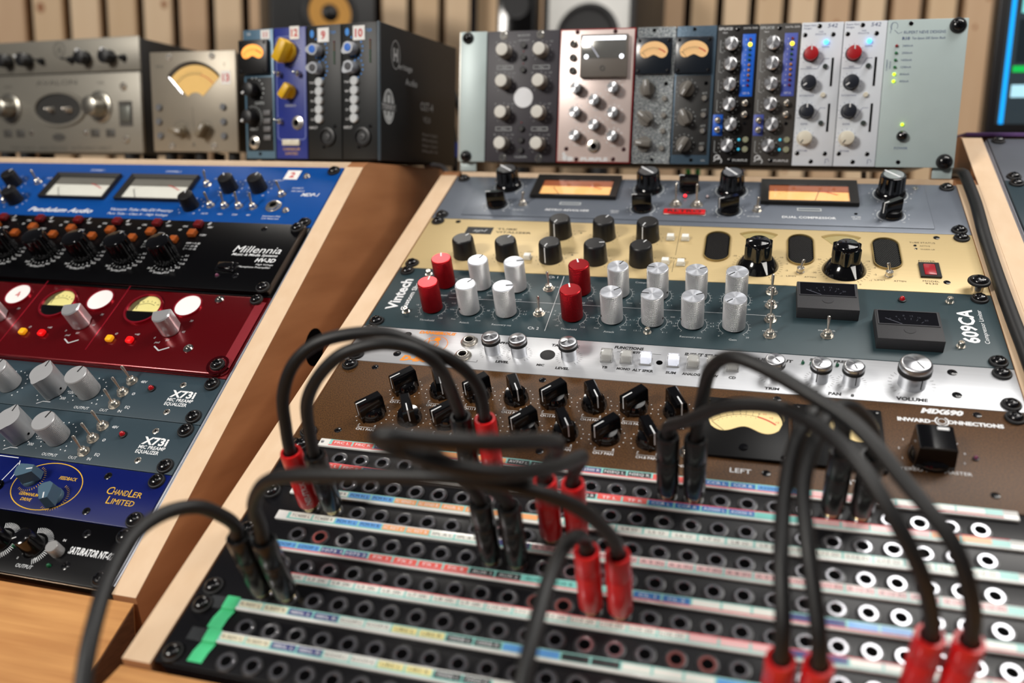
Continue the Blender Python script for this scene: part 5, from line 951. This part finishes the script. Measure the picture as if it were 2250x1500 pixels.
U.mesh('meter_rim', mat('dark_well', (60, 52, 44), .5), lambda q: q.add([(x, y, .2) for x, y in fanp(12, 39, 48)[:25]] + [(x * 1.07 - 1.5, y * 1.07 + 1, 1.2) for x, y in fanp(12, 39, 48)[:25]], [(i, i + 1, 26 + i, 25 + i) for i in range(24)]), parent=o)
U.mesh('glare_bar', mat('painted_glare', (225, 230, 240), .12, .9), lambda q: q.tube([(-30, 27, .6), (-15, 11, .6)], 1.3, 10), parent=o)  # bright bar put in for the glare along the glass edge
mb = MB(); mb.arc(0, 0, 30, -44, 14, .4, .4); mb.ticks(0, 0, 30, 33, 13, -44, 14, .4, .4); mr = MB(); mr.arc(0, 0, 30, 14, 46, .8, .4)
link('scale_marks', mb.mesh('scale_marks', brown_ink), o); link('red_scale', mr.mesh('red_scale', red_ink), o)
for u, v in ((24.3, 5), (75.8, 5), (23.3, 94.4), (74.6, 94)): cap_bolt(U, u, v, 0, 2.6, 1.4, nickel)
knob(U, 'greybar', 34.7, 78.8, 100, mat('tan_grey_bar', (120, 110, 92), .45)); knob(U, 'greybar', 65.2, 79.5, 35, MATS['tan_grey_bar'])
for u, v in ((9.6, 55.2), (8.6, 69.6), (9.6, 84), (87.5, 55.2), (87.5, 69.8), (87.5, 84)): pushbutton(U, u, v, mat('grey_push', (106, 108, 112), .4, .4), 3.4, 2.4)
for k, r in ((34.7, 10.5), (65.2, 10.5)): U.I(MATS['engraved_grey']).arc(k, 21, r, -130, 130, .3)
U.t(MATS['engraved_grey'], 'M10', 12, 14.5, 3.4); U.t(MATS['engraved_grey'], 'T', 90, 14, 3.4); U.t(MATS['engraved_grey'], 'A', 50, 92.5, 5); U.I(MATS['engraved_grey']).line(50, 45, 51, 20, .5, .09)
sticker(U, 91.4, 26.4, '13', 11, 13); foot_set(U, (12, 50, 90), (12, 42), 11.3, 6); U.done()
# ---- four-slot module box
OSP = box_front(-0.0669, -0.0538, 0.0135, -0.1433, 0.17, 0.136)
box_m = mat('blue_black_case', (18, 20, 23), .5, .0, bump=.05, bscale=900, spec=.3)
U = Unit('module_box', 'black four-slot module box with white logos printed on its side', 'module box', OSP, 0, 0, 170, 136)
U.mesh('case', box_m, lambda q: (q.box(0, 0, -170, 170, 136, -3.2, 1.2)), 0, 136); U.mesh('front_edge', mat('slate_edge', (60, 76, 88), .4), lambda q: q.box(168.4, 0, -4, 170.2, 136, -.4, .3), 0, 136)
# side print, on the right face: local x -> depth
sd = MB()
def side(fn, m):
    mb = MB(); fn(mb); o = link('side_print', mb.mesh('side_print', m), U.root); o.matrix_local = Matrix(((0, 0, 1, .1701), (0, 1, 0, 0), (-1, 0, 0, -.003), (0, 0, 0, 1))); return o
gp = mat('grey_print', (150, 152, 154), .5)
def logos(q):
    text(q, 'H', 30, 108, 12, w=9, bold=.05); q.arc(30, 108, 14, 0, 360, .8, .1, 36, .6, 1.0); text(q, 'eritage', 50, 98, 6, w=28); text(q, 'Audio', 62, 84, 7, w=24)
    text(q, 'OST-4', 96, 62, 9, w=28); text(q, 'V2.0', 96, 48, 6, w=16)
    for i in range(4): text(q, ('Power Supply', 'Module', 'Made in Spain', 'Madrid')[i], 104, 32 - 6 * i, 3, w=34)
side(logos, gp)
def badge(q):
    q.disc(16, 55, 13, .12, 32, .85, 1.35); 
side(badge, mat('pale_badge', (170, 174, 176), .5))
def badge2(q): q.arc(16, 55, 11.3, 0, 360, .7, .2, 36, .85, 1.35); q.box(1, 50.5, .1, 31, 58.5, .25); q.line(12, 64, 12, 46, 2.2, .22); q.line(20, 64, 20, 46, 2.2, .22); q.arc(16, 64, 4, -90, 90, 2, .22)
side(badge2, mat('dark_badge', (48, 52, 56), .5))
mb = MB(); text(mb, 'TERRY', 16, 54.5, 5, w=26, bold=.03, z=.3); o = link('side_print', mb.mesh('side_print', gp), U.root); o.matrix_local = Matrix(((0, 0, 1, .1701), (0, 1, 0, 0), (-1, 0, 0, -.003), (0, 0, 0, 1)))
foot_set(U, (16, 154), (16, 150), 3.0, 7); U.done()
# module A: steel blue compressor with orange meter
sb = mat('steel_blue_paint', (84, 116, 138), .4, .2)
U = module('compressor_module', 'steel blue narrow module with a glowing orange meter and number 11 sticker', OSP, .3, 1, sb, v0=1, H=134, pitch=40)
U.mesh('dark_skin', mat('black_skin', (20, 20, 21), .5, spec=.3), lambda q: q.box(3, 8, -.2, 37.5, 85, .25, .3), 0, 134)
amb3 = mat('glowing_orange_scale', (250, 180, 90), .5, emit=(255, 150, 50), estr=.9)
kidney_meter(U, 16.6, 28.5, 38, 35, 29, amb3, -38, nums=False, dome=False, w=1.0, plate=mat('black_meter_plate', (16, 15, 15), .4), h=4.5)
knob(U, 'pot_black', 13.4, 62, -120); knob(U, 'pot_black', 11, 90.5, -125); jack_socket(U, 12, 117, 5.2, nickel, .3)
for v in (86, 94.6, 103, 112): square_button(U, 30.5, v, mat('grey_soft_button', (104, 104, 106), .5), 9, 5.4, 2.0, .3)
U.I(grey_ink).dots(13.4, 134 - 62, 12.5, 7, -10, 130, .9, .4); U.I(grey_ink).ticks(11, 134 - 90.5, 10.5, 12.4, 15, -20, 150, .5, .4); U.t(grey_ink, 'GAIN', 20, 75.5, 3, w=12, z=.4); U.t(grey_ink, 'INPUT', 12, 103, 2.6, z=.4)
sticker(U, 30, 5.6, '11', 12, 9.5, .3); small_screw(U, 19, 129, 0, 2); U.t(white_ink, 'UA', 8, 4, 3, w=5); U.done()
# module B: royal blue germanium with yellow knobs
rb = mat('cobalt_blue_paint', (34, 50, 138), .42)
U = module('germanium_module', 'cobalt blue narrow module with two yellow pointer knobs', OSP, 41.2, 1, rb, v0=1, H=134, pitch=41)
def rrect(q, x0, y0, x1, y1, r, wd_):
    q.line(x0 + r, y0, x1 - r, y0, wd_, .09); q.line(x0 + r, y1, x1 - r, y1, wd_, .09); q.line(x0, y0 + r, x0, y1 - r, wd_, .09); q.line(x1, y0 + r, x1, y1 - r, wd_, .09)
    for cx, cy, a in ((x0 + r, y0 + r, 180), (x1 - r, y0 + r, 90), (x1 - r, y1 - r, 0), (x0 + r, y1 - r, 270)): q.arc(cx, cy, r, a, a + 90, wd_, .09, 6)
rrect(U.I(mat('lilac_line', (120, 134, 196), .5)), 2.6, 20, 38.6, 125, 4, .9)
knob(U, 'big_yellow', 18.6, 24.4, -150); knob(U, 'small_yellow', 20, 64.6, -140)
for u, v in ((7.5, 46.6), (32.5, 47), (7, 95)): toggle(U, u, v, (-.05, .1), 7, chrome, 0, 2.6); 
jack_socket(U, 28.6, 97, 5.6, nickel)
for u in (15, 26): square_button(U, u, 117, ivory, 11, 6.2, 2.6)
U.I(grey_ink).ticks(18.6, 134 - 24.4, 13.4, 15.5, 11, 40, 170, .5); U.t(grey_ink, 'FEEDBACK', 20, 79, 2.4, w=14); U.t(gold_ink, 'CHANDLER', 20, 124, 2.6, w=22); U.t(gold_ink, 'LIMITED', 20, 128.6, 2.4, w=16)
sticker(U, 27, 5.6, '12', 12, 13, .3); U.done()
# modules C, D: black pre-amps with white buttons
for i in range(2):
    U = module('preamp_module', ('black narrow module with white button column, next to the cobalt blue module', 'black narrow module with white button column, next to the printed case side')[i], OSP, 83 + 43.2 * i, 1, mat('black_green_module', (27, 29, 30), .45, spec=.35), v0=1, H=134, pitch=42.6, group='black modules with a column of white buttons')
    knob(U, 'wing_blue', 14, 24.6, (-90, -125)[i]); knob(U, 'wing_grey', 14, 42.8, (-90, -130)[i])
    U.I(mat('blue_dots', (46, 140, 226), .5)).dots(14, 134 - 24.6, 11.4, 9, -10, 170, .9); U.I(MATS['blue_dots']).dots(14, 134 - 42.8, 11.4, 9, -10, 170, .9)
    for k in range(5): pushbutton(U, 16.2 - .2 * k, 56.2 + 9.2 * k, mat('white_grey_button', (206, 210, 212), .4), 4.6, 3.4); U.t(white_ink, ('PAD', '48V', 'PH', 'DI', 'LZ')[k], 6, 56.6 + 9.2 * k, 2.3)
    o = U.mesh('combo_socket', blackplastic, lambda q: q.lathe([(9.8, 0), (9.6, 2.2), (7.6, 2.6), (7.2, .8), (0, .8)], 30), 25, 111.5); U.mesh('socket_bore', mat('grey_socket', (70, 72, 74), .4), lambda q: q.lathe([(3.4, .8), (3.2, 2), (1.6, 2.2), (0, 1)], 18), parent=o)
    for k in range(9): led(U, 34.6, 17 + 2.6 * k, mat(('dk_red', 'dk_amber', 'dk_green')[0 if k < 1 else 1 if k < 4 else 2], ((120, 24, 26), (120, 84, 24), (24, 90, 44))[0 if k < 1 else 1 if k < 4 else 2], .4), .9, 0, False)
    U.t(white_ink, 'INPUT', 7, 102, 2.6, w=10); U.t(white_ink, 'GAIN', 5.5, 19, 2.0); U.t(white_ink, 'OUT', 5, 37.4, 2.0); U.t(MATS['blue_dots'], '73JR', 33, 7.4, 2.6); U.I(MATS['blue_dots']).disc(7, 134 - 8, 2.8, .09, 14, .9, 1.4)
    sticker(U, 21.2, 9.6, ('9', '10')[i], 14, 14, .3); small_screw(U, 34, 101, 0, 2); small_screw(U, 20, 122, 0, 2); U.done()

# ================================================================== speakers, screen
def thing(name, label, cat, loc, rz=0, group=None):
    o = bpy.data.objects.new(name, None); COL.objects.link(o); o.location = loc; o.rotation_euler = (0, 0, rz); tag(o, label, cat, group); return o
spk_b = mat('black_vinyl_speaker', (24, 24, 25), .5); spk_w = mat('white_satin_baffle', (226, 226, 222), .4); cone_y = mat('yellow_aramid_cone', (206, 150, 66), .5); cone_d = mat('dark_cone', (30, 30, 32), .6)
def rot_part(nm, m, parent, prof, loc, n=40):   # driver facing -y
    o = link(nm, MB().lathe(prof, n).mesh(nm, m), parent, loc, (math.pi / 2, 0, 0)); return o
def stand(x, y, ztop, label, bs=95):
    r = thing('speaker_stand', label, 'stand', (x, y, 0))
    part('base_plate', blackplastic, r, lambda q: q.box(-bs, -130, 0, bs, 130, 12, 2)); part('pole', blackplastic, r, lambda q: q.tube([(0, 0, 12), (0, 0, ztop - 10)], 25, 20)); part('top_plate', blackplastic, r, lambda q: q.box(-min(bs, 80), -60, ztop - 10, min(bs, 80), 60, ztop, 2))
zb = 1150
z1 = 1130
r = thing('studio_monitor', 'black studio loudspeaker with a yellow cone', 'loudspeaker', (-.585, .830, z1 * S), math.radians(37))
part('cabinet', spk_b, r, lambda q: q.box(-110, 0, 0, 110, 190, 335, 6)); part('side_panel', mat('brown_black_side', (52, 46, 38), .5), r, lambda q: q.box(-111.4, 14, 4, -110, 188, 331, .4))
rot_part('surround', cone_d, r, [(58, 0), (58, 3), (51, 7), (44, 4)], (12, -1, 215)); rot_part('cone', cone_y, r, [(44, 5), (39, 1), (21, -12)], (12, -1, 215)); rot_part('dust_cap', blackplastic, r, [(22, -4), (18, 5), (9, 10), (0, 12)], (12, -1, 215)); rot_part('tweeter', cone_d, r, [(25, 0), (23, 3), (12, 1), (9, 6), (0, 8)], (12, -1, 295))
stand(-.64, .90, z1, 'black speaker stand under the yellow-coned loudspeaker')
r = thing('studio_monitor', 'white-fronted studio loudspeaker with a large black woofer', 'loudspeaker', (-.0655, 1.05, zb * S), math.radians(-9))
part('cabinet', spk_b, r, lambda q: q.box(-112, 6, 0, 106, 250, 360, 6)); part('baffle', spk_w, r, lambda q: q.box(-93, 0, 0, 93, 6.5, 360, 2.5))
rot_part('surround', rubber, r, [(74, 0), (73, 3), (65, 9), (56, 4)], (0, -.5, 170)); rot_part('cone', cone_d, r, [(57, 4), (50, -2), (22, -22), (0, -24)], (0, -1, 170)); rot_part('dust_cap', blackplastic, r, [(22, -16), (12, -9), (0, -6)], (0, -1, 170)); rot_part('tweeter', cone_d, r, [(34, 0), (32, 3), (14, 1), (11, 6), (0, 9)], (0, -.5, 300))
stand(-.05, 1.18, zb, 'black speaker stand under the white-fronted loudspeaker')
r = thing('side_speaker', 'narrow glossy black loudspeaker left of the white-fronted one', 'loudspeaker', (-.233, 1.07, zb * S), math.radians(8))
part('cabinet', spk_b, r, lambda q: q.box(-44, 0, 0, 44, 120, 380, 5)); part('grille', mat('glossy_black_grille', (12, 11, 10), .12), r, lambda q: q.box(-38, -2, 6, 38, 1, 374, 1))
for i in range(2): rot_part('driver', cone_d, r, [(32, 0), (31, 2), (24, -4), (0, -8)], (0, -3.2, 130 + 120 * i))
stand(-.235, 1.13, zb, 'black speaker stand under the narrow black loudspeaker', 42)
r = thing('computer_screen', 'computer screen with a bright cyan line standing behind the consoles', 'monitor', (.598, .420, ZO + .056)); 
part('bezel', blackplastic, r, lambda q: q.box(0, 0, 20, 560, 28, 380, 3)); part('stand_foot', blackplastic, r, lambda q: (q.box(200, -40, -7.4, 360, 140, -1, 2), q.box(255, 20, -2, 305, 40, 60, 2)))
def scr(nm, c, e, x0, z0, x1, z1, y=-.8): part(nm, mat(nm + '_light', c, .3, emit=c, estr=e), r, lambda q: q.box(x0, y, z0, x1, .5, z1))
scr('display', (44, 54, 60), .5, 11, 32, 549, 368, -.4); scr('cyan_line', (20, 150, 230), 1.0, 14.5, 32, 20, 368, -.7)
scr('teal_block', (110, 190, 190), .9, 27, 172, 60, 190, -.7); scr('green_block', (16, 170, 70), .8, 24, 98, 70, 106, -.7); scr('pale_block', (160, 205, 220), .8, 25, 66, 90, 82, -.7); scr('dark_block', (26, 36, 42), .3, 26, 110, 90, 164, -.6)

# ================================================================== patch cables
plug_red = mat('red_plug_plastic', (206, 22, 26), .34, coat=.15); plug_blk = mat('black_plug_metal', (26, 26, 27), .3, .3, coat=.2); ferr = mat('gold_nickel_ferrule', (206, 190, 150), .22, 1.0)
def plug_body(q): q.lathe([(6.0, 6), (6.8, 7.5), (6.8, 33), (6.5, 33.6), (6.8, 34.2), (6.8, 50.5), (6.4, 52), (4.9, 52), (4.6, 47), (0, 47)], 26)
def plug_tip(q): q.lathe([(4.2, 2.4), (5.0, 2.5), (5.0, 3.6), (4.6, 4.0), (5.3, 4.4), (5.3, 6.4), (0, 6.4)], 22)
def plug_bands(q):
    for z in (31.2, 34.6): q.ring(6.75, 7.0, z, z + .8, 26)
def catmull(P, n=8):
    P = [Vector(p) for p in P]; P = [P[0] * 2 - P[1]] + P + [P[-1] * 2 - P[-2]]; out = []
    for i in range(1, len(P) - 2):
        for k in range(n):
            t = k / n; a, b, c, d = P[i - 1], P[i], P[i + 1], P[i + 2]
            out.append(.5 * ((2 * b) + (c - a) * t + (2 * a - 5 * b + 4 * c - d) * t * t + (3 * b - a - 3 * c + d) * t ** 3))
    out.append(P[-2]); return out
ROWV = [400.05 + 44.45 * i + d for i in range(4) for d in JV]
def cable(label, ends, pts, group='black patch cables on the patch bays'):
    """ends: (row, column, colour) at the first / last point or None when the cable runs out of view; pts in rack (u, v, w)"""
    r = bpy.data.objects.new('patch_cable', None); COL.objects.link(r); r.matrix_world = CEN.M(JU[ends[0][1]], ROWV[ends[0][0] - 1]); tag(r, label, 'cable', group)
    o0 = (JU[ends[0][1]], ROWV[ends[0][0] - 1]); L = lambda u, v, w: (u - o0[0], -(v - o0[1]), w)
    path = []
    e = ends[0]; path += [L(o0[0], o0[1], 46), L(o0[0], o0[1], 54)]
    path += [L(*p) for p in pts]
    if ends[1]: q_ = (JU[ends[1][1]], ROWV[ends[1][0] - 1]); path += [L(q_[0], q_[1], 54), L(q_[0], q_[1], 46)]
    link('cord', MB().tube(catmull(path), 3.8, 12).mesh('cord', cablem), r)
    for e in ends:
        if not e: continue
        p_ = L(JU[e[1]], ROWV[e[0] - 1], 0); m = plug_red if e[2] == 'r' else plug_blk
        o = link('plug', shared('plug', m, plug_body), r, p_, (0, 0, random.uniform(0, 6)))
        link('ferrule', shared('ferrule', ferr, plug_tip), o); link('grip_band', shared('grip_band', m, plug_bands), o)
        if e[2] == 'r' and e[1] == 0:
            mb = MB(); v, f, x0, x1 = glyphs('NEUTRIK', .02, 0); k = 20 / (x1 - x0)
            # lettering wrapped round the barrel
            mb.add([(-6.9 * math.sin((b - .35) * 4.4 / 6.9), -6.9 * math.cos((b - .35) * 4.4 / 6.9), 11 + (a - x0) * k) for a, b, _ in v], f); t_ = link('barrel_lettering', mb.mesh('barrel_lettering', white_ink), o); t_.rotation_euler = (0, 0, math.radians(35) - o.rotation_euler.z)
    return r
cable('patch cable with red plugs arching beside the brown mixer knobs', ((3, 0, 'r'), (1, 7, 'r')), [(44.4, 460, 70), (48.1, 457, 94), (58.4, 452, 114.8), (74.6, 446, 127.1), (96.4, 440, 130.7), (114.7, 436, 128.2), (132.3, 430, 114.5), (140.8, 426, 106.2), (149.2, 421, 92.1), (153.6, 418, 75.3)])
cable('patch cable with black plugs arching beside the one with red plugs', ((3, 1, 'k'), (1, 6, 'k')), [(60.1, 461, 68), (64.7, 461, 92.5), (74.5, 460, 110.4), (87.2, 457, 123.8), (99.2, 454, 130.4), (115.2, 450, 132.8), (128.1, 446, 128.6), (136.6, 442.5, 120), (140.3, 437.5, 108), (140, 431, 93), (138.4, 423, 74.9)])
cable('patch cable running level from a black plug to a red plug', ((6, 1, 'k'), (5, 13, 'r')), [(59.5, 526, 64), (63, 528, 82.3), (78.2, 532, 105.1), (99.1, 536, 118.4), (141, 540, 129.6), (185.2, 540, 135), (213.6, 534, 126.2), (234.2, 522, 103.6), (245.9, 510, 72.3)])
cable('patch cable leaving a black plug and hanging over the left oak armrest', ((6, 0, 'k'), None), [(43.5, 526, 60), (43, 530, 72), (38, 538, 88), (31, 552, 98), (28.5, 572, 104), (31, 595, 103), (37, 616, 100), (43, 635, 94), (52, 660, 80), (60, 690, 50)])
cable('upper of the two patch cables looping from red plugs back to black plugs', ((3, 10, 'r'), (4, 8, 'k')), [(204, 462, 66), (214, 473, 92), (218.3, 507.5, 130), (205.2, 541.2, 159.8), (186.8, 559.9, 177.3), (174.2, 565.8, 183.6), (165.6, 561, 176.3), (160, 542, 151), (160.5, 508, 107), (165, 488, 74)])
cable('lower of the two patch cables looping from red plugs back to black plugs', ((3, 11, 'r'), (4, 9, 'k')), [(219, 462, 64), (226, 473.4, 86.6), (223.1, 513.7, 120.2), (208.3, 544.5, 146), (191, 557.6, 161.8), (176.7, 557.9, 167.6), (171.6, 549, 160), (172.5, 525.5, 129.5), (176, 499, 89), (182, 486, 66)])
cable('patch cable leaving a red plug and drooping over the front patch bay', ((5, 12, 'r'), None), [(231, 506, 62), (229, 514, 72), (226.5, 528, 80), (225.1, 552, 86), (224.6, 576, 86), (224.3, 597, 82), (224.9, 620, 70), (226, 650, 40)])
cable('lower of the long patch cables from black plugs beside the cream meter to red plugs', ((1, 14, 'k'), (6, 22, 'r')), [(265.5, 418.5, 62), (275.5, 428.5, 76), (295.9, 438, 97.7), (318.8, 450, 111.1), (336.7, 468, 118.8), (353.1, 490, 119.5), (367.8, 510, 109), (380.6, 522, 89.9), (388, 526, 68.5)])
cable('upper of the long patch cables from black plugs beside the cream meter to red plugs', ((1, 15, 'k'), (6, 23, 'r')), [(281, 417, 66), (283, 420, 84.4), (286.6, 425, 109.9), (295.5, 432, 125.5), (308.8, 440, 128.9), (330.2, 452, 125.3), (354, 470, 121.4), (374.7, 492, 110.5), (393, 512, 98), (403, 524, 76)])
cable('left one of the steep patch cables under the second cream meter', ((1, 20, 'k'), (7, 18, 'r')), [(357.5, 418, 68), (351.6, 424, 87.8), (343.4, 436, 102.3), (334.2, 452, 105.1), (328.3, 470, 98.8), (325.2, 495, 90), (325, 520, 82), (327, 541, 68)])
cable('right one of the steep patch cables under the second cream meter', ((1, 21, 'k'), (7, 19, 'r')), [(374, 418, 64), (367.1, 424, 83.2), (356.1, 434, 101.1), (345.5, 448, 109), (337.5, 468, 106), (333.2, 490, 98), (336, 515, 88), (341.5, 541, 68)])
pc = link('power_cable', MB().tube(catmull([(489, 110, -43), (489, 70, -24), (489, 40, -8), (489, 12, 5.5), (489.8, -4, 7), (491, -46, 6), (489.5, -100, 5.5), (489, -155, 5.5), (489.5, -209, 5.5), (490.5, -252, 5.5), (491, -300, 5.5), (491.5, -360, 5.5), (491.5, -430, 5.5), (491, -500, 5.5)]), 5.0, 12).mesh('power_cable', cablem))
pc.matrix_world = CEN.M(0, 0); tag(pc, 'thick black cable lying on the wood between two consoles', 'cable')
for i, (x, y, c, m_) in enumerate(((-.085, .155, 1, cablem), (-.078, .175, 0, cablem))):
    o = link('hanging_cable', MB().tube(catmull([(0, 0, 130), (14, 0, 100), (26, 4, 40), (22, 10, -30), (10, 20, -90 - 30 * i), (0, 30, -200)]), 4 - i, 12).mesh('hanging_cable', m_)); o.location = (x, y, ZO); tag(o, ('black cable hanging behind the four-slot module box', 'thinner black cable hanging behind the four-slot module box')[i], 'cable', 'cables behind the module box')
    if i == 0: link('cable_tie', MB().tube([(25.5, 4, 44), (25.5, 4.6, 26)], 5.2, 14).mesh('cable_tie', mat('blue_tie', (40, 56, 130), .5)), o)
gc = link('grey_cable', MB().tube(catmull([(-60, 60, 12), (-45, 55, 12), (-28, 40, 6), (-16, 26, -20), (-10, 20, -80)]), 3, 10).mesh('grey_cable', mat('grey_sheath', (150, 152, 154), .5))); gc.location = (0, 0, ZO); tag(gc, 'thin grey cable between the two consoles behind the rack tops', 'cable')
for o in bpy.data.objects:
    if o.type == 'EMPTY': o.empty_display_size = .01

# cables hanging from the back of the module rack
for x, c, nm in ((.228, (30, 150, 70), 'green'), (.24, (26, 120, 60), 'dark green'), (.175, (24, 24, 26), 'black'), (.29, (40, 90, 180), 'blue'), (.42, (25, 24, 25), 'jet black')):
    d_ = random.uniform(-14, 14)
    o = link('signal_cable', MB().tube(catmull([(0, 0, 40), (d_ * .2, 4, 10), (d_, 10, -30), (d_ * 1.4, 14, -120)]), 3, 10).mesh('signal_cable', mat('sheath_' + nm.replace(' ', '_'), c, .5))); o.location = (x, .155, ZO)
    tag(o, {'green': 'bright green cable hanging behind the module rack', 'dark green': 'dark green cable hanging beside the bright green one behind the module rack', 'blue': 'blue cable hanging behind the module rack', 'black': 'black cable hanging behind the module rack near the green ones', 'jet black': 'black cable hanging behind the module rack under its power button'}[nm], 'cable', 'cables behind the module rack')
